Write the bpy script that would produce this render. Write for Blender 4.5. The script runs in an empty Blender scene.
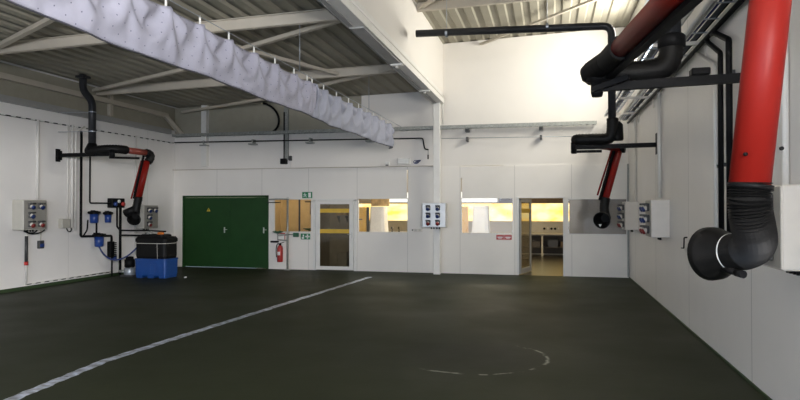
import bpy, math, random
from mathutils import Vector, Matrix
random.seed(7)
scn = bpy.context.scene
COL = scn.collection
PI = math.pi

# ------------------------------------------------------------------ materials
def nodes(name):
    m = bpy.data.materials.new(name); m.use_nodes = True
    nt = m.node_tree; b = nt.nodes['Principled BSDF']
    return m, nt, b

def lin(c):
    return tuple(((x/12.92) if x <= .04045 else ((x+.055)/1.055)**2.4) for x in c)

def paint(name, c, rough=.55, metal=0., var=.06, scale=6., bump=0., bscale=40., spec=.5, coat=0.):
    """plain surface with a little procedural wear; c is linear"""
    m, nt, b = nodes(name); N, L = nt.nodes, nt.links
    tc = N.new('ShaderNodeTexCoord'); nz = N.new('ShaderNodeTexNoise')
    nz.inputs['Scale'].default_value = scale; nz.inputs['Detail'].default_value = 4
    L.new(tc.outputs['Object'], nz.inputs['Vector'])
    r = N.new('ShaderNodeMapRange'); r.inputs[1].default_value = .3; r.inputs[2].default_value = .7
    r.inputs[3].default_value = 1-var; r.inputs[4].default_value = 1+var
    L.new(nz.outputs['Fac'], r.inputs[0])
    mx = N.new('ShaderNodeVectorMath'); mx.operation = 'SCALE'
    mx.inputs[0].default_value = c; L.new(r.outputs[0], mx.inputs['Scale'])
    L.new(mx.outputs[0], b.inputs['Base Color'])
    b.inputs['Roughness'].default_value = rough; b.inputs['Metallic'].default_value = metal
    b.inputs['Specular IOR Level'].default_value = spec
    if coat: b.inputs['Coat Weight'].default_value = coat
    if bump:
        n2 = N.new('ShaderNodeTexNoise'); n2.inputs['Scale'].default_value = bscale
        L.new(tc.outputs['Object'], n2.inputs['Vector'])
        bp = N.new('ShaderNodeBump'); bp.inputs['Strength'].default_value = bump; bp.inputs['Distance'].default_value = .02
        L.new(n2.outputs['Fac'], bp.inputs['Height']); L.new(bp.outputs[0], b.inputs['Normal'])
    return m

def panel_wall(name, c, axis, start, pitch, width=.012, dark=.55, rough=.5, spec=.35):
    """white sandwich panels with thin vertical joints every `pitch` metres along one axis"""
    m = paint(name, c, rough, var=.025, scale=1.2, spec=spec); nt = m.node_tree; N, L = nt.nodes, nt.links
    b = N['Principled BSDF']; src = b.inputs['Base Color'].links[0].from_socket
    tc = N.new('ShaderNodeTexCoord'); sx = N.new('ShaderNodeSeparateXYZ'); L.new(tc.outputs['Object'], sx.inputs[0])
    def mth(op, a, v=None):
        n = N.new('ShaderNodeMath'); n.operation = op
        if isinstance(a, (int, float)): n.inputs[0].default_value = a
        else: L.new(a, n.inputs[0])
        if v is not None: n.inputs[1].default_value = v
        return n.outputs[0]
    t = mth('DIVIDE', mth('SUBTRACT', sx.outputs[axis], start), pitch)
    f = mth('ABSOLUTE', mth('SUBTRACT', mth('FRACT', mth('ADD', t, .5)), .5))
    k = mth('LESS_THAN', f, width/2/pitch)
    mx = N.new('ShaderNodeMix'); mx.data_type = 'RGBA'
    L.new(k, mx.inputs['Factor']); L.new(src, mx.inputs['A'])
    mx.inputs['B'].default_value = (c[0]*dark, c[1]*dark, c[2]*dark, 1)
    L.new(mx.outputs['Result'], b.inputs['Base Color'])
    return m

def glass(name, tint=(1, 1, 1), refl=.012, rough=.02):
    m = bpy.data.materials.new(name); m.use_nodes = True; nt = m.node_tree; N, L = nt.nodes, nt.links
    N.clear(); o = N.new('ShaderNodeOutputMaterial'); mx = N.new('ShaderNodeMixShader')
    t = N.new('ShaderNodeBsdfTransparent'); t.inputs[0].default_value = (*tint, 1)
    g = N.new('ShaderNodeBsdfGlossy'); g.inputs['Roughness'].default_value = rough
    fr = N.new('ShaderNodeLayerWeight'); fr.inputs['Blend'].default_value = .25
    mr = N.new('ShaderNodeMapRange'); mr.inputs[3].default_value = refl; mr.inputs[4].default_value = .4
    L.new(fr.outputs['Fresnel'], mr.inputs[0]); L.new(mr.outputs[0], mx.inputs[0])
    L.new(t.outputs[0], mx.inputs[1]); L.new(g.outputs[0], mx.inputs[2]); L.new(mx.outputs[0], o.inputs[0])
    return m

def lit(name, c, s, c2=None, scale=1.4, lo=.35, hi=.65, stretch=(1, 1, 1)):
    """a pane that daylight shines through"""
    m = bpy.data.materials.new(name); m.use_nodes = True; nt = m.node_tree; N, L = nt.nodes, nt.links
    N.clear(); o = N.new('ShaderNodeOutputMaterial'); e = N.new('ShaderNodeEmission')
    e.inputs[0].default_value = (*c, 1); e.inputs[1].default_value = s
    if c2:
        tc = N.new('ShaderNodeTexCoord'); nz = N.new('ShaderNodeTexNoise'); nz.inputs['Scale'].default_value = scale
        mp = N.new('ShaderNodeMapping'); mp.inputs['Scale'].default_value = stretch
        L.new(tc.outputs['Object'], mp.inputs[0]); L.new(mp.outputs[0], nz.inputs['Vector'])
        mr = N.new('ShaderNodeMapRange'); mr.inputs[1].default_value = lo; mr.inputs[2].default_value = hi
        L.new(nz.outputs['Fac'], mr.inputs[0])
        mx = N.new('ShaderNodeMix'); mx.data_type = 'RGBA'; L.new(mr.outputs[0], mx.inputs['Factor'])
        mx.inputs['A'].default_value = (*c, 1); mx.inputs['B'].default_value = (*c2, 1)
        L.new(mx.outputs['Result'], e.inputs[0])
    L.new(e.outputs[0], o.inputs[0])
    return m

WHITE = (.76, .73, .69)
M = {}
M['wall_l'] = panel_wall('white panel left', (.82, .80, .78), 1, .6, 3.0, .01, .75)
M['wall_r'] = panel_wall('white panel right', (.74, .72, .69), 1, 9.88, 2.9, .016, .5, rough=.4, spec=.5)
M['wall_up'] = paint('white wall', WHITE, .6, var=.02, scale=1, spec=.3)
M['part'] = panel_wall('white partition panel', (.79, .76, .715), 0, -5.32, 1.475, .014, .72)
M['white'] = paint('white enamel', (.74, .73, .70), .4, var=.03)
M['white_pipe'] = paint('white plastic pipe', (.72, .70, .66), .4, var=.03)
M['deck'] = paint('beige grey roof sheet', (.33, .31, .25), .6, var=.05, scale=2, spec=.2)
M['beam'] = paint('cream steel', (.50, .455, .38), .55, var=.04, scale=3, spec=.3)
M['beam_grey'] = paint('grey painted steel', (.33, .33, .32), .5, var=.04)
M['galv'] = paint('galvanised steel', (.34, .37, .41), .42, metal=.5, var=.15, scale=25)
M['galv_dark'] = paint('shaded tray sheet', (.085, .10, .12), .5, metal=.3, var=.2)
M['galv_dull'] = paint('dull galvanised steel', (.30, .31, .29), .5, metal=.4, var=.2, scale=25)
M['alu'] = paint('brushed aluminium', (.60, .60, .59), .4, metal=.5, var=.05)
M['black'] = paint('black steel', (.0050, .0050, .0055), .5, var=.1, spec=.12)
M['rubber'] = paint('black rubber hose', (.005, .0048, .0048), .55, var=.15, scale=20, spec=.22)
M['duct'] = paint('dark grey duct', (.022, .023, .026), .45, var=.1, spec=.3)
M['red'] = paint('red lacquer tube', (.185, .009, .006), .45, var=.06, scale=4, spec=.16)
M['red_pl'] = paint('red plastic', (.42, .03, .025), .4)
M['upper_shade'] = paint('upper wall shade tone', (.34, .32, .255), .6, var=.04, spec=.2)  # beige grey tone puts the shade of the upper walls into colour
M['blue_pl'] = paint('blue plastic', (.012, .045, .21), .35)
M['blue_lid'] = paint('dark blue lid', (.008, .026, .12), .4)
M['red_lid'] = paint('dark red lid', (.20, .016, .014), .4)
M['blue_tank'] = paint('blue moulded plastic', (.006, .055, .24), .45, var=.08)
M['blue_hose'] = paint('blue hose', (.012, .03, .14), .4)
M['orange'] = paint('orange plastic', (.55, .15, .02), .4)
M['yellow'] = paint('yellow tape', (.62, .42, .03), .5)
M['green_door'] = paint('green painted door', (.010, .050, .010), .5, var=.1, scale=3, spec=.3)
M['green_sign'] = paint('green sign', (.01, .19, .075), .5)
M['green_dk'] = paint('green enamel', (.015, .10, .05), .35)
M['green_floor'] = paint('green floor skirting', (.03, .055, .02), .5, var=.1)
M['box'] = paint('grey box enamel', (.50, .48, .42), .45, var=.03)
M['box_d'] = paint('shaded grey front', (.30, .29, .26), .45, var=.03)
M['box_w'] = paint('pale box enamel', (.66, .62, .56), .45, var=.03)
M['sock'] = paint('dark grey socket', (.045, .045, .045), .45)
M['sock_w'] = paint('white socket', (.75, .75, .72), .4)
M['sign_white'] = paint('white sign print', (.8, .8, .78), .5)
M['office_floor'] = paint('brown office floor', (.055, .046, .03), .26, var=.25, scale=2)
M['office_wall'] = paint('cream office wall', (.68, .62, .5), .6)
M['bench'] = paint('cream bench', (.46, .42, .32), .4)
M['dark_in'] = paint('dark shelf', (.06, .05, .04), .6)
M['brown'] = paint('brown lintel', (.16, .10, .045), .5, var=.2)
M['store'] = paint('grey store wall', (.40, .37, .32), .7, var=.1, scale=3)
M['film'] = paint('grey window film', (.25, .225, .195), .5, var=.12, scale=2.5)
M['cab_y'] = paint('yellow cabinet', (.70, .44, .10), .5)
M['wood'] = paint('pale wood', (.52, .38, .2), .5, var=.35, scale=7)
M['sheet'] = paint('white sheet', (.82, .82, .80), .7, bump=.2, bscale=6)
M['yard'] = paint('concrete yard', (.42, .41, .38), .8, var=.1)
M['ext'] = paint('dark outside', (.03, .03, .03), .9)
M['tape_grey'] = paint('reddish brown tube', (.22, .05, .035), .35)
M['amber'] = paint('amber door stripe', (.62, .40, .04), .5)
M['glass'] = glass('window glass')
M['glass_d'] = glass('door glass', (.72, .70, .64), .012)
M['frost'] = glass('warm glass', (.95, .86, .70), .012, .25)
M['blind'] = lit('sunlit yellow blind', (1.0, .86, .42), 1.7, (1.0, .60, .10), 1.3, .38, .66, (1, 1, 2.2))
M['daylight'] = lit('daylight pane', (.80, .90, 1.0), 2.0)
M['office_sky'] = lit('clear office pane', (1.0, .97, .88), 1.6)

# curtain: lilac-grey cloth; the first one printed with small dots
def cloth(name, c, dots):
    m = paint(name, c, .75, var=.05, scale=5, bump=.25, bscale=9, spec=.2)
    nt = m.node_tree; N, L = nt.nodes, nt.links; b = N['Principled BSDF']
    if dots:
        src = b.inputs['Base Color'].links[0].from_socket
        tc = N.new('ShaderNodeTexCoord'); mp = N.new('ShaderNodeMapping')
        mp.inputs['Rotation'].default_value = (.35, 0, 0)
        mp.inputs['Scale'].default_value = (0, 1/.125, 1/.125)
        L.new(tc.outputs['Object'], mp.inputs[0])
        fr = N.new('ShaderNodeVectorMath'); fr.operation = 'FRACTION'; L.new(mp.outputs[0], fr.inputs[0])
        sb = N.new('ShaderNodeVectorMath'); sb.operation = 'SUBTRACT'; L.new(fr.outputs[0], sb.inputs[0]); sb.inputs[1].default_value = (0, .5, .5)
        ln = N.new('ShaderNodeVectorMath'); ln.operation = 'LENGTH'; L.new(sb.outputs[0], ln.inputs[0])
        lt = N.new('ShaderNodeMath'); lt.operation = 'LESS_THAN'; L.new(ln.outputs['Value'], lt.inputs[0]); lt.inputs[1].default_value = .055
        mx = N.new('ShaderNodeMix'); mx.data_type = 'RGBA'; L.new(lt.outputs[0], mx.inputs['Factor'])
        L.new(src, mx.inputs['A']); mx.inputs['B'].default_value = (.14, .14, .19, 1)
        L.new(mx.outputs['Result'], b.inputs['Base Color'])
    return m
M['cloth1'] = cloth('dotted lilac cloth', (.37, .37, .45), True)
M['cloth2'] = cloth('lilac cloth', (.33, .345, .42), False)
M['hem'] = paint('dark hem', (.06, .06, .075), .7)

# floor: worn dark green coating with a chalk ring
def floor_mat():
    m, nt, b = nodes('green floor coating'); N, L = nt.nodes, nt.links
    tc = N.new('ShaderNodeTexCoord')
    def noise(s, d=5, st=None):
        n = N.new('ShaderNodeTexNoise'); n.inputs['Scale'].default_value = s; n.inputs['Detail'].default_value = d
        if st:
            mp = N.new('ShaderNodeMapping'); mp.inputs['Scale'].default_value = st
            L.new(tc.outputs['Object'], mp.inputs[0]); L.new(mp.outputs[0], n.inputs['Vector'])
        else: L.new(tc.outputs['Object'], n.inputs['Vector'])
        return n.outputs['Fac']
    def rng(x, a, c, lo, hi):
        r = N.new('ShaderNodeMapRange'); r.inputs[1].default_value = a; r.inputs[2].default_value = c
        r.inputs[3].default_value = lo; r.inputs[4].default_value = hi; L.new(x, r.inputs[0]); return r.outputs[0]
    def mth(op, a, c):
        n = N.new('ShaderNodeMath'); n.operation = op
        for i, v in enumerate((a, c)):
            if isinstance(v, (int, float)): n.inputs[i].default_value = v
            else: L.new(v, n.inputs[i])
        return n.outputs[0]
    def mix(f, a, c):
        x = N.new('ShaderNodeMix'); x.data_type = 'RGBA'; L.new(f, x.inputs['Factor'])
        for k, v in (('A', a), ('B', c)):
            if isinstance(v, tuple): x.inputs[k].default_value = (*v, 1)
            else: L.new(v, x.inputs[k])
        return x.outputs['Result']
    base = mix(rng(noise(.35), .35, .65, 0, 1), (.023, .0275, .0135), (.027, .0315, .017))
    base = mix(rng(noise(22, 3), .60, .75, 0, .35), base, (.02, .024, .016))
    # ring of chalk and a darker scuffed patch inside it
    mp = N.new('ShaderNodeMapping'); mp.vector_type = 'TEXTURE'
    mp.inputs['Location'].default_value = (-.95, 7.55, 0); mp.inputs['Scale'].default_value = (.95, .85, 1)
    L.new(tc.outputs['Object'], mp.inputs[0])
    flat = N.new('ShaderNodeVectorMath'); flat.operation = 'MULTIPLY'; flat.inputs[1].default_value = (1, 1, 0); L.new(mp.outputs[0], flat.inputs[0])
    ln = N.new('ShaderNodeVectorMath'); ln.operation = 'LENGTH'; L.new(flat.outputs[0], ln.inputs[0])
    d = mth('ADD', ln.outputs['Value'], mth('MULTIPLY', mth('SUBTRACT', noise(3, 4), .5), .16))
    inner = rng(d, .55, 1.1, .55, 0)
    base = mix(inner, base, (.020, .021, .015))
    ring = mth('MULTIPLY', rng(mth('ABSOLUTE', mth('SUBTRACT', d, .98), 0), .0, .035, 1, 0), rng(noise(5, 6), .44, .54, 0, 1))
    sp = N.new('ShaderNodeSeparateXYZ'); L.new(flat.outputs[0], sp.inputs[0])
    ring = mth('MULTIPLY', ring, rng(mth('SUBTRACT', mth('MULTIPLY', sp.outputs[0], 1.6), sp.outputs[1]), .0, .45, 0, 1))
    base = mix(mth('MULTIPLY', ring, .55), base, (.55, .56, .50))
    fleck = mth('MULTIPLY', rng(noise(60, 2), .76, .80, 0, .6), rng(noise(.8), .5, .7, 0, 1))
    base = mix(fleck, base, (.4, .4, .36))
    L.new(base, b.inputs['Base Color'])
    L.new(rng(noise(.7, 5), .3, .7, .50, .62), b.inputs['Roughness'])
    b.inputs['Specular IOR Level'].default_value = .11
    bp = N.new('ShaderNodeBump'); bp.inputs['Strength'].default_value = .12; bp.inputs['Distance'].default_value = .01
    L.new(noise(9, 5), bp.inputs['Height']); L.new(bp.outputs[0], b.inputs['Normal'])
    return m
M['floor'] = floor_mat()
def foil_mat():
    m = paint('silver floor tape', (.46, .50, .60), .28, metal=.35, var=.85, scale=9, bump=1.0, bscale=16)  # strong colour noise paints glints onto the crinkled tape
    return m
M['foil'] = foil_mat()

# ------------------------------------------------------------------ mesh builder
class MB:
    def __init__(s): s.v, s.f, s.sm = [], [], []
    def add(s, vs, fs, smooth=False):
        o = len(s.v); s.v += [tuple(v) for v in vs]
        s.f += [tuple(i+o for i in f) for f in fs]; s.sm += [smooth]*len(fs); return s
    def box(s, x0, x1, y0, y1, z0, z1, bev=0.):
        x0, x1 = sorted((x0, x1)); y0, y1 = sorted((y0, y1)); z0, z1 = sorted((z0, z1))
        b = min(bev, (x1-x0)*.45, (y1-y0)*.45, (z1-z0)*.45)
        if b <= 0:
            vs = [(x, y, z) for z in (z0, z1) for y in (y0, y1) for x in (x0, x1)]
            return s.add(vs, [(0, 2, 3, 1), (4, 5, 7, 6), (0, 1, 5, 4), (1, 3, 7, 5), (3, 2, 6, 7), (2, 0, 4, 6)])
        vs, idx = [], {}
        for cx in (0, 1):
            for cy in (0, 1):
                for cz in (0, 1):
                    X = (x0, x1)[cx]; Y = (y0, y1)[cy]; Z = (z0, z1)[cz]
                    sx, sy, sz = (1, -1)[cx]*b, (1, -1)[cy]*b, (1, -1)[cz]*b
                    for ax, p in (('x', (X, Y+sy, Z+sz)), ('y', (X+sx, Y, Z+sz)), ('z', (X+sx, Y+sy, Z))):
                        idx[(cx, cy, cz, ax)] = len(vs); vs.append(p)
        fs = []
        for c in (0, 1):
            q = [(0, 0), (1, 0), (1, 1), (0, 1)]
            fs.append([idx[(c, a, d, 'x')] for a, d in (q if c else q[::-1])])
            fs.append([idx[(a, c, d, 'y')] for a, d in (q[::-1] if c else q)])
            fs.append([idx[(a, d, c, 'z')] for a, d in (q if c else q[::-1])])
        for a in (0, 1):
            for d in (0, 1):
                fs.append([idx[(a, d, 0, 'x')], idx[(a, d, 1, 'x')], idx[(a, d, 1, 'y')], idx[(a, d, 0, 'y')]])
                fs.append([idx[(a, 0, d, 'x')], idx[(a, 1, d, 'x')], idx[(a, 1, d, 'z')], idx[(a, 0, d, 'z')]])
                fs.append([idx[(0, a, d, 'y')], idx[(1, a, d, 'y')], idx[(1, a, d, 'z')], idx[(0, a, d, 'z')]])
                for z in (0, 1):
                    pass
        for a in (0, 1):
            for d in (0, 1):
                for z in (0, 1):
                    fs.append([idx[(a, d, z, 'x')], idx[(a, d, z, 'y')], idx[(a, d, z, 'z')]])
        return s.add(vs, fs)
    def bar(s, p, q, w, h, up=(0, 0, 1)):
        """rectangular bar from p to q"""
        p, q = Vector(p), Vector(q); d = (q-p).normalized(); u = Vector(up)
        if abs(d.dot(u)) > .95: u = Vector((1, 0, 0))
        sx = d.cross(u).normalized()*w/2; sy = sx.cross(d).normalized()*h/2
        vs = [a+i*sx+j*sy for a in (p, q) for i, j in ((-1, -1), (1, -1), (1, 1), (-1, 1))]
        return s.add(vs, [(0, 3, 2, 1), (4, 5, 6, 7)] + [(i, (i+1) % 4, (i+1) % 4+4, i+4) for i in range(4)])
    def tube(s, pts, r, n=12, cap=True, closed=False, flat=False):
        """r: number or list of radii, one per point"""
        P = [Vector(p) for p in pts]; k = len(P)
        R = r if isinstance(r, (list, tuple)) else [r]*k
        tang = []
        for i in range(k):
            if closed: t = (P[(i+1) % k]-P[i-1])
            elif i == 0: t = P[1]-P[0]
            elif i == k-1: t = P[-1]-P[-2]
            else:
                a, b = (P[i]-P[i-1]), (P[i+1]-P[i])
                t = (a.normalized() if a.length > 1e-9 else Vector()) + (b.normalized() if b.length > 1e-9 else Vector())
                if t.length < 1e-9: t = a
            tang.append(t.normalized())
        u = Vector((0, 0, 1)) if abs(tang[0].z) < .9 else Vector((1, 0, 0))
        u = (u - tang[0]*u.dot(tang[0])).normalized()
        vs = []
        for i in range(k):
            u = u - tang[i]*u.dot(tang[i]); u.normalize(); w = tang[i].cross(u)
            for j in range(n):
                a = 2*PI*j/n; vs.append(P[i] + R[i]*(math.cos(a)*u + math.sin(a)*w))
        fs = []
        for i in range(k if closed else k-1):
            for j in range(n):
                i2 = (i+1) % k; fs.append((i*n+j, i*n+(j+1) % n, i2*n+(j+1) % n, i2*n+j))
        s.add(vs, fs, not flat)
        if cap and not closed:
            o = len(s.v)-len(vs)
            s.f += [tuple(o+j for j in reversed(range(n))), tuple(o+(k-1)*n+j for j in range(n))]; s.sm += [False, False]
        return s
    def lathe(s, prof, org, axis, n=24):
        """prof: (distance along axis, radius)"""
        o, d = Vector(org), Vector(axis).normalized()
        u = Vector((0, 0, 1)) if abs(d.z) < .9 else Vector((1, 0, 0))
        u = (u-d*u.dot(d)).normalized(); w = d.cross(u); vs = []
        for (t, r) in prof:
            for j in range(n):
                a = 2*PI*j/n; vs.append(o+d*t+r*(math.cos(a)*u+math.sin(a)*w))
        fs = [(i*n+j, i*n+(j+1) % n, (i+1)*n+(j+1) % n, (i+1)*n+j) for i in range(len(prof)-1) for j in range(n)]
        s.add(vs, fs, True)
        for e in (0, len(prof)-1):
            if prof[e][1] > 1e-5:
                pass
        return s
    def disc(s, c, axis, r, n=24):
        o, d = Vector(c), Vector(axis).normalized()
        u = Vector((0, 0, 1)) if abs(d.z) < .9 else Vector((1, 0, 0))
        u = (u-d*u.dot(d)).normalized(); w = d.cross(u)
        return s.add([o+r*(math.cos(2*PI*j/n)*u+math.sin(2*PI*j/n)*w) for j in range(n)], [tuple(range(n))])
    def prism(s, poly, x0, x1, ax=0):
        """polygon extruded along an axis; poly in the two other axes"""
        n = len(poly)
        def pt(t, p): q = list(p); q.insert(ax, t); return tuple(q)
        vs = [pt(x0, p) for p in poly]+[pt(x1, p) for p in poly]
        return s.add(vs, [tuple(range(n)), tuple(range(2*n-1, n-1, -1))]+[(i, (i+1) % n, (i+1) % n+n, i+n) for i in range(n)])
    def turned(s, M4):
        s.v = [tuple(M4 @ Vector(v)) for v in s.v]; return s
    def build(s, name, mat, parent=None):
        o0 = Vector(parent['_o']) if parent is not None else Vector((0, 0, 0))
        me = bpy.data.meshes.new(name)
        me.from_pydata([tuple(Vector(v)-o0) for v in s.v], [], s.f)
        me.polygons.foreach_set('use_smooth', s.sm); me.update()
        import bmesh
        bm = bmesh.new(); bm.from_mesh(me); bmesh.ops.recalc_face_normals(bm, faces=bm.faces); bm.to_mesh(me); bm.free()
        me.materials.append(M[mat] if isinstance(mat, str) else mat)
        o = bpy.data.objects.new(name, me); COL.objects.link(o)
        if parent is not None: o.parent = parent
        o['_o'] = tuple(o0)
        return o

def tag(o, label, cat, group=None):
    o['label'] = label; o['category'] = cat
    if group: o['group'] = group
    return o
def thing(name, loc, label, cat, group=None):
    o = bpy.data.objects.new(name, None); COL.objects.link(o); o.location = loc; o.empty_display_size = .1
    o['_o'] = tuple(loc); return tag(o, label, cat, group)
def struct(name, mb, mat, parent=None):
    o = mb.build(name, mat, parent)
    if parent is None: o['kind'] = 'structure'
    return o
def solo(name, mb, mat, label, cat, group=None, base=None):
    """a thing that is one mesh, with its origin at a point of its own"""
    vs = mb.v
    if base is None:
        base = tuple((min(v[i] for v in vs)+max(v[i] for v in vs))/2 for i in (0, 1)) + (min(v[2] for v in vs),)
    class H(dict): pass
    holder = {'_o': base}
    o0 = Vector(base); mb.v = [tuple(Vector(v)-o0) for v in vs]
    o = mb.build(name, mat); o.location = base; o['_o'] = tuple(base)
    return tag(o, label, cat, group)
def copy_tree(o, parent=None):
    c = o.copy(); COL.objects.link(c)
    if parent is not None: c.parent = parent
    for ch in list(o.children): copy_tree(ch, c)
    return c
def box(*a, **k): return MB().box(*a, **k)

# rounded corner path
def soft(pts, r=.05, n=4):
    P = [Vector(p) for p in pts]; out = [P[0]]
    for i in range(1, len(P)-1):
        a, b, c = P[i-1], P[i], P[i+1]
        k = min(r, (a-b).length*.45, (c-b).length*.45)
        p, q = b+(a-b).normalized()*k, b+(c-b).normalized()*k
        for j in range(n+1):
            t = j/n; out.append((1-t)**2*p+2*t*(1-t)*b+t*t*q)
    out.append(P[-1]); return out
def bez(p0, p1, p2, p3, n=16):
    a, b, c, d = map(Vector, (p0, p1, p2, p3)); r = []
    for i in range(n+1):
        t = i/n; r.append((1-t)**3*a+3*t*(1-t)**2*b+3*t*t*(1-t)*c+t**3*d)
    return r
def ribbed(path, r0, r1, step):
    """corrugated hose: resample the path and alternate the radius"""
    P = [Vector(p) for p in path]; L = [0]
    for i in range(1, len(P)): L.append(L[-1]+(P[i]-P[i-1]).length)
    n = max(4, int(L[-1]/step)); pts, R = [], []
    for i in range(n+1):
        t = L[-1]*i/n; j = 1
        while j < len(P)-1 and L[j] < t: j += 1
        f = (t-L[j-1])/max(1e-9, L[j]-L[j-1]); pts.append(P[j-1].lerp(P[j], f)); R.append(r1 if i % 2 else r0)
    return pts, R

# ------------------------------------------------------------------ the room
XL, XR, YB, YF = -11.2, 2.0, 16.9, -5.0
struct('floor', box(XL-.3, XR+.3, YF, YB+.02, -.1, 0), 'floor')
# left wall
struct('wall_left', box(XL-.2, XL, YF, YB+.3, 0, 5.2), 'wall_l')
struct('baseboard_left', box(XL, XL+.012, YF, YB, 0, .076), 'green_floor')
struct('baseboard_right', box(XR-.012, XR, YF, YB, 0, .03), 'green_floor')
# right wall: a far high window and an unseen one added for light
HW = [(-4.9, -1.6, 2.2, 3.8), (13.0, 15.7, 4.9, 6.15)]  # first entry is the added light opening, second the real window
rw = MB(); zz = 0
(a0, b0, l0, h0), (a1, b1, l1, h1) = HW
rw.box(XR, XR+.2, YF, YB+.3, 0, l0); rw.box(XR, XR+.2, YF, a0, l0, h0); rw.box(XR, XR+.2, b0, YB+.3, l0, h0); rw.box(XR, XR+.2, YF, YB+.3, h0, l1)
rw.box(XR, XR+.2, YF, a1, l1, h1); rw.box(XR, XR+.2, b1, YB+.3, l1, h1); rw.box(XR, XR+.2, YF, YB+.3, h1, 6.8)
struct('wall_right', rw, 'wall_r')
for i, (a, b, l, h) in enumerate(HW):
    fr = MB()
    for y in (a, (a+b)/2-.025, b-.05): fr.box(XR+.06, XR+.14, y, y+.05, l, h)
    for z in (l, h-.05): fr.box(XR+.06, XR+.14, a, b, z, z+.05)
    w = struct('window_%d' % (5+i), fr, 'alu'); pane = box(XR+.09, XR+.10, a+.02, b-.02, l+.02, h-.02).build('pane', 'daylight', w)
# front wall behind the viewpoint with the open gate
fw = MB(); fw.box(XL, -7.6, YF-.2, YF, 0, 6.8); fw.box(1.2, XR+.2, YF-.2, YF, 0, 6.8); fw.box(-7.6, 1.2, YF-.2, YF, 3.4, 4.0)
fw.box(-7.6, 1.2, YF-.2, YF, 4.0, 6.8)
struct('wall_front', fw, 'wall_up')
struct('ground', box(-16, 8, -24, YF, -.12, -.02), 'yard')
# back wall above the offices
bw = MB()
bw.prism([(XL-.2, 2.95), (-2.86, 2.95), (-2.86, 5.058), (XL-.2, 4.858)], YB+.03, YB+.2, 1)
bw.prism([(-2.86, 2.95), (XR+.2, 2.95), (XR+.2, 6.497), (-3.0, 6.338), (-2.86, 5.06)], YB+.03, YB+.2, 1)
struct('wall_back', bw, 'wall_up')
# clerestory wall over the valley beam
struct('wall_clerestory', box(-2.99, -2.85, YF, YB+.2, 4.95, 6.6), 'wall_up')
struct('wall_left_shade', box(XL, XL+.012, YF, YB+.02, 4.17, 4.86), 'upper_shade')  # thin panel carrying the painted shade of the upper left wall
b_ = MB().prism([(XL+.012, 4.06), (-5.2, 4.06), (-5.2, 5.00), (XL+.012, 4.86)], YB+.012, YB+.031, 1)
struct('wall_back_shade', b_, 'upper_shade')  # same painted shade on the back wall above the tray
# roof sheets, ribs running towards the back wall
def deck(x0, x1, z0, z1, y0, y1, pitch, depth):
    m = MB(); n = int((x1-x0)/pitch)+1; prof = []
    for i in range(n):
        x = x0+i*pitch
        for f, d in ((0, 0), (.45, 0), (.55, 1), (.90, 1)):
            xx = x+f*pitch
            if xx > x1: break
            prof.append((xx, z0+(z1-z0)*(xx-x0)/(x1-x0)+d*depth))
    vs = [(x, y, z) for y in (y0, y1) for x, z in prof] + [(x, y, z+.012) for y in (y0, y1) for x, z in prof]
    k = len(prof); fs = []
    for i in range(k-1):
        fs += [(i, i+1, k+i+1, k+i), (2*k+i, 3*k+i, 3*k+i+1, 2*k+i+1)]
    return m.add(vs, fs)
struct('ceiling', deck(XL-.2, -2.86, 4.86, 5.06, YF, YB+.5, .33, .05), 'deck')
struct('ceiling_high', deck(-3.0, XR+.2, 6.34, 6.50, YF, YB+.5, .37, .035), 'deck')
struct('trim_1', box(XL-.2, XR+.2, YB+.5, YB+.54, 4.7, 6.8), 'ext')  # added dark board behind the rib gaps, keeps sky light out
struct('trim_2', MB().box(XL-.2, -2.9, YF, YB+.5, 5.2, 5.24).box(-3.0, XR+.2, YF, YB+.5, 6.68, 6.72), 'ext')
# steel frame
def zlow(x): return 4.86+.2*(x-XL)/(-2.86-XL)
n = 2
def trim(mb, mat):
    global n
    n += 1; return struct('trim_%d' % n, mb, mat)
for y in (1.5, 5.5, 9.5, 13.5):
    m = MB(); m.bar((XL, y, zlow(XL)-.11), (-3.1, y, zlow(-3.1)-.11), .012, .2)
    for dz in (-.02, -.2): m.bar((XL, y, zlow(XL)+dz), (-3.1, y, zlow(-3.1)+dz), .10, .014)
    trim(m, 'beam')
    m = MB(); m.bar((-2.85, y, 6.27), (XR, y, 6.37), .10, .18); trim(m, 'beam')
for p, q in (((-9.95, 9.4, 4.78), (-7.1, 8.0, 4.84)), ((-7.3, 11.6, 4.82), (-3.1, 9.55, 4.9)), ((-11.1, 13.3, 4.74), (-6.9, 11.65, 4.82)),
             ((-7.4, 15.5, 4.80), (-3.1, 13.2, 4.9)), ((-10.9, 16.85, 4.72), (-7.2, 15.5, 4.80)), ((-6.2, 9.6, 4.85), (-4.7, 13.4, 4.86))):
    trim(MB().bar(p, q, .09, .07), 'beam')
for p, q in (((-1.8, 16.9, 6.26), (1.3, 13.6, 6.3)), ((-2.8, 13.5, 6.24), (-1.0, 11.2, 6.26))):
    trim(MB().bar(p, q, .08, .05), 'beam')
# valley beam along the clerestory, its cover plates and lip
m = MB(); m.box(-3.1, -2.78, YF, 16.75, 4.65, 4.67); m.box(-3.1, -3.085, YF, 16.75, 4.65, 4.98); m.box(-2.86, -2.78, YF, 16.75, 4.67, 4.78); m.box(-2.86, -2.82, YF, 16.75, 4.78, 4.95)
trim(m, 'white')
trim(MB().box(-3.06, -2.82, 9.3, 11.9, 4.625, 4.652), 'beam_grey')
trim(MB().box(-3.04, -2.96, YF, 9.2, 4.63, 4.652).box(-3.04, -2.96, 12.0, 16.6, 4.63, 4.652), 'beam_grey')
# column
struct('column', MB().box(-3.05, -2.87, 16.55, 16.72, 0, 4.66, .004), 'white')
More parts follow.
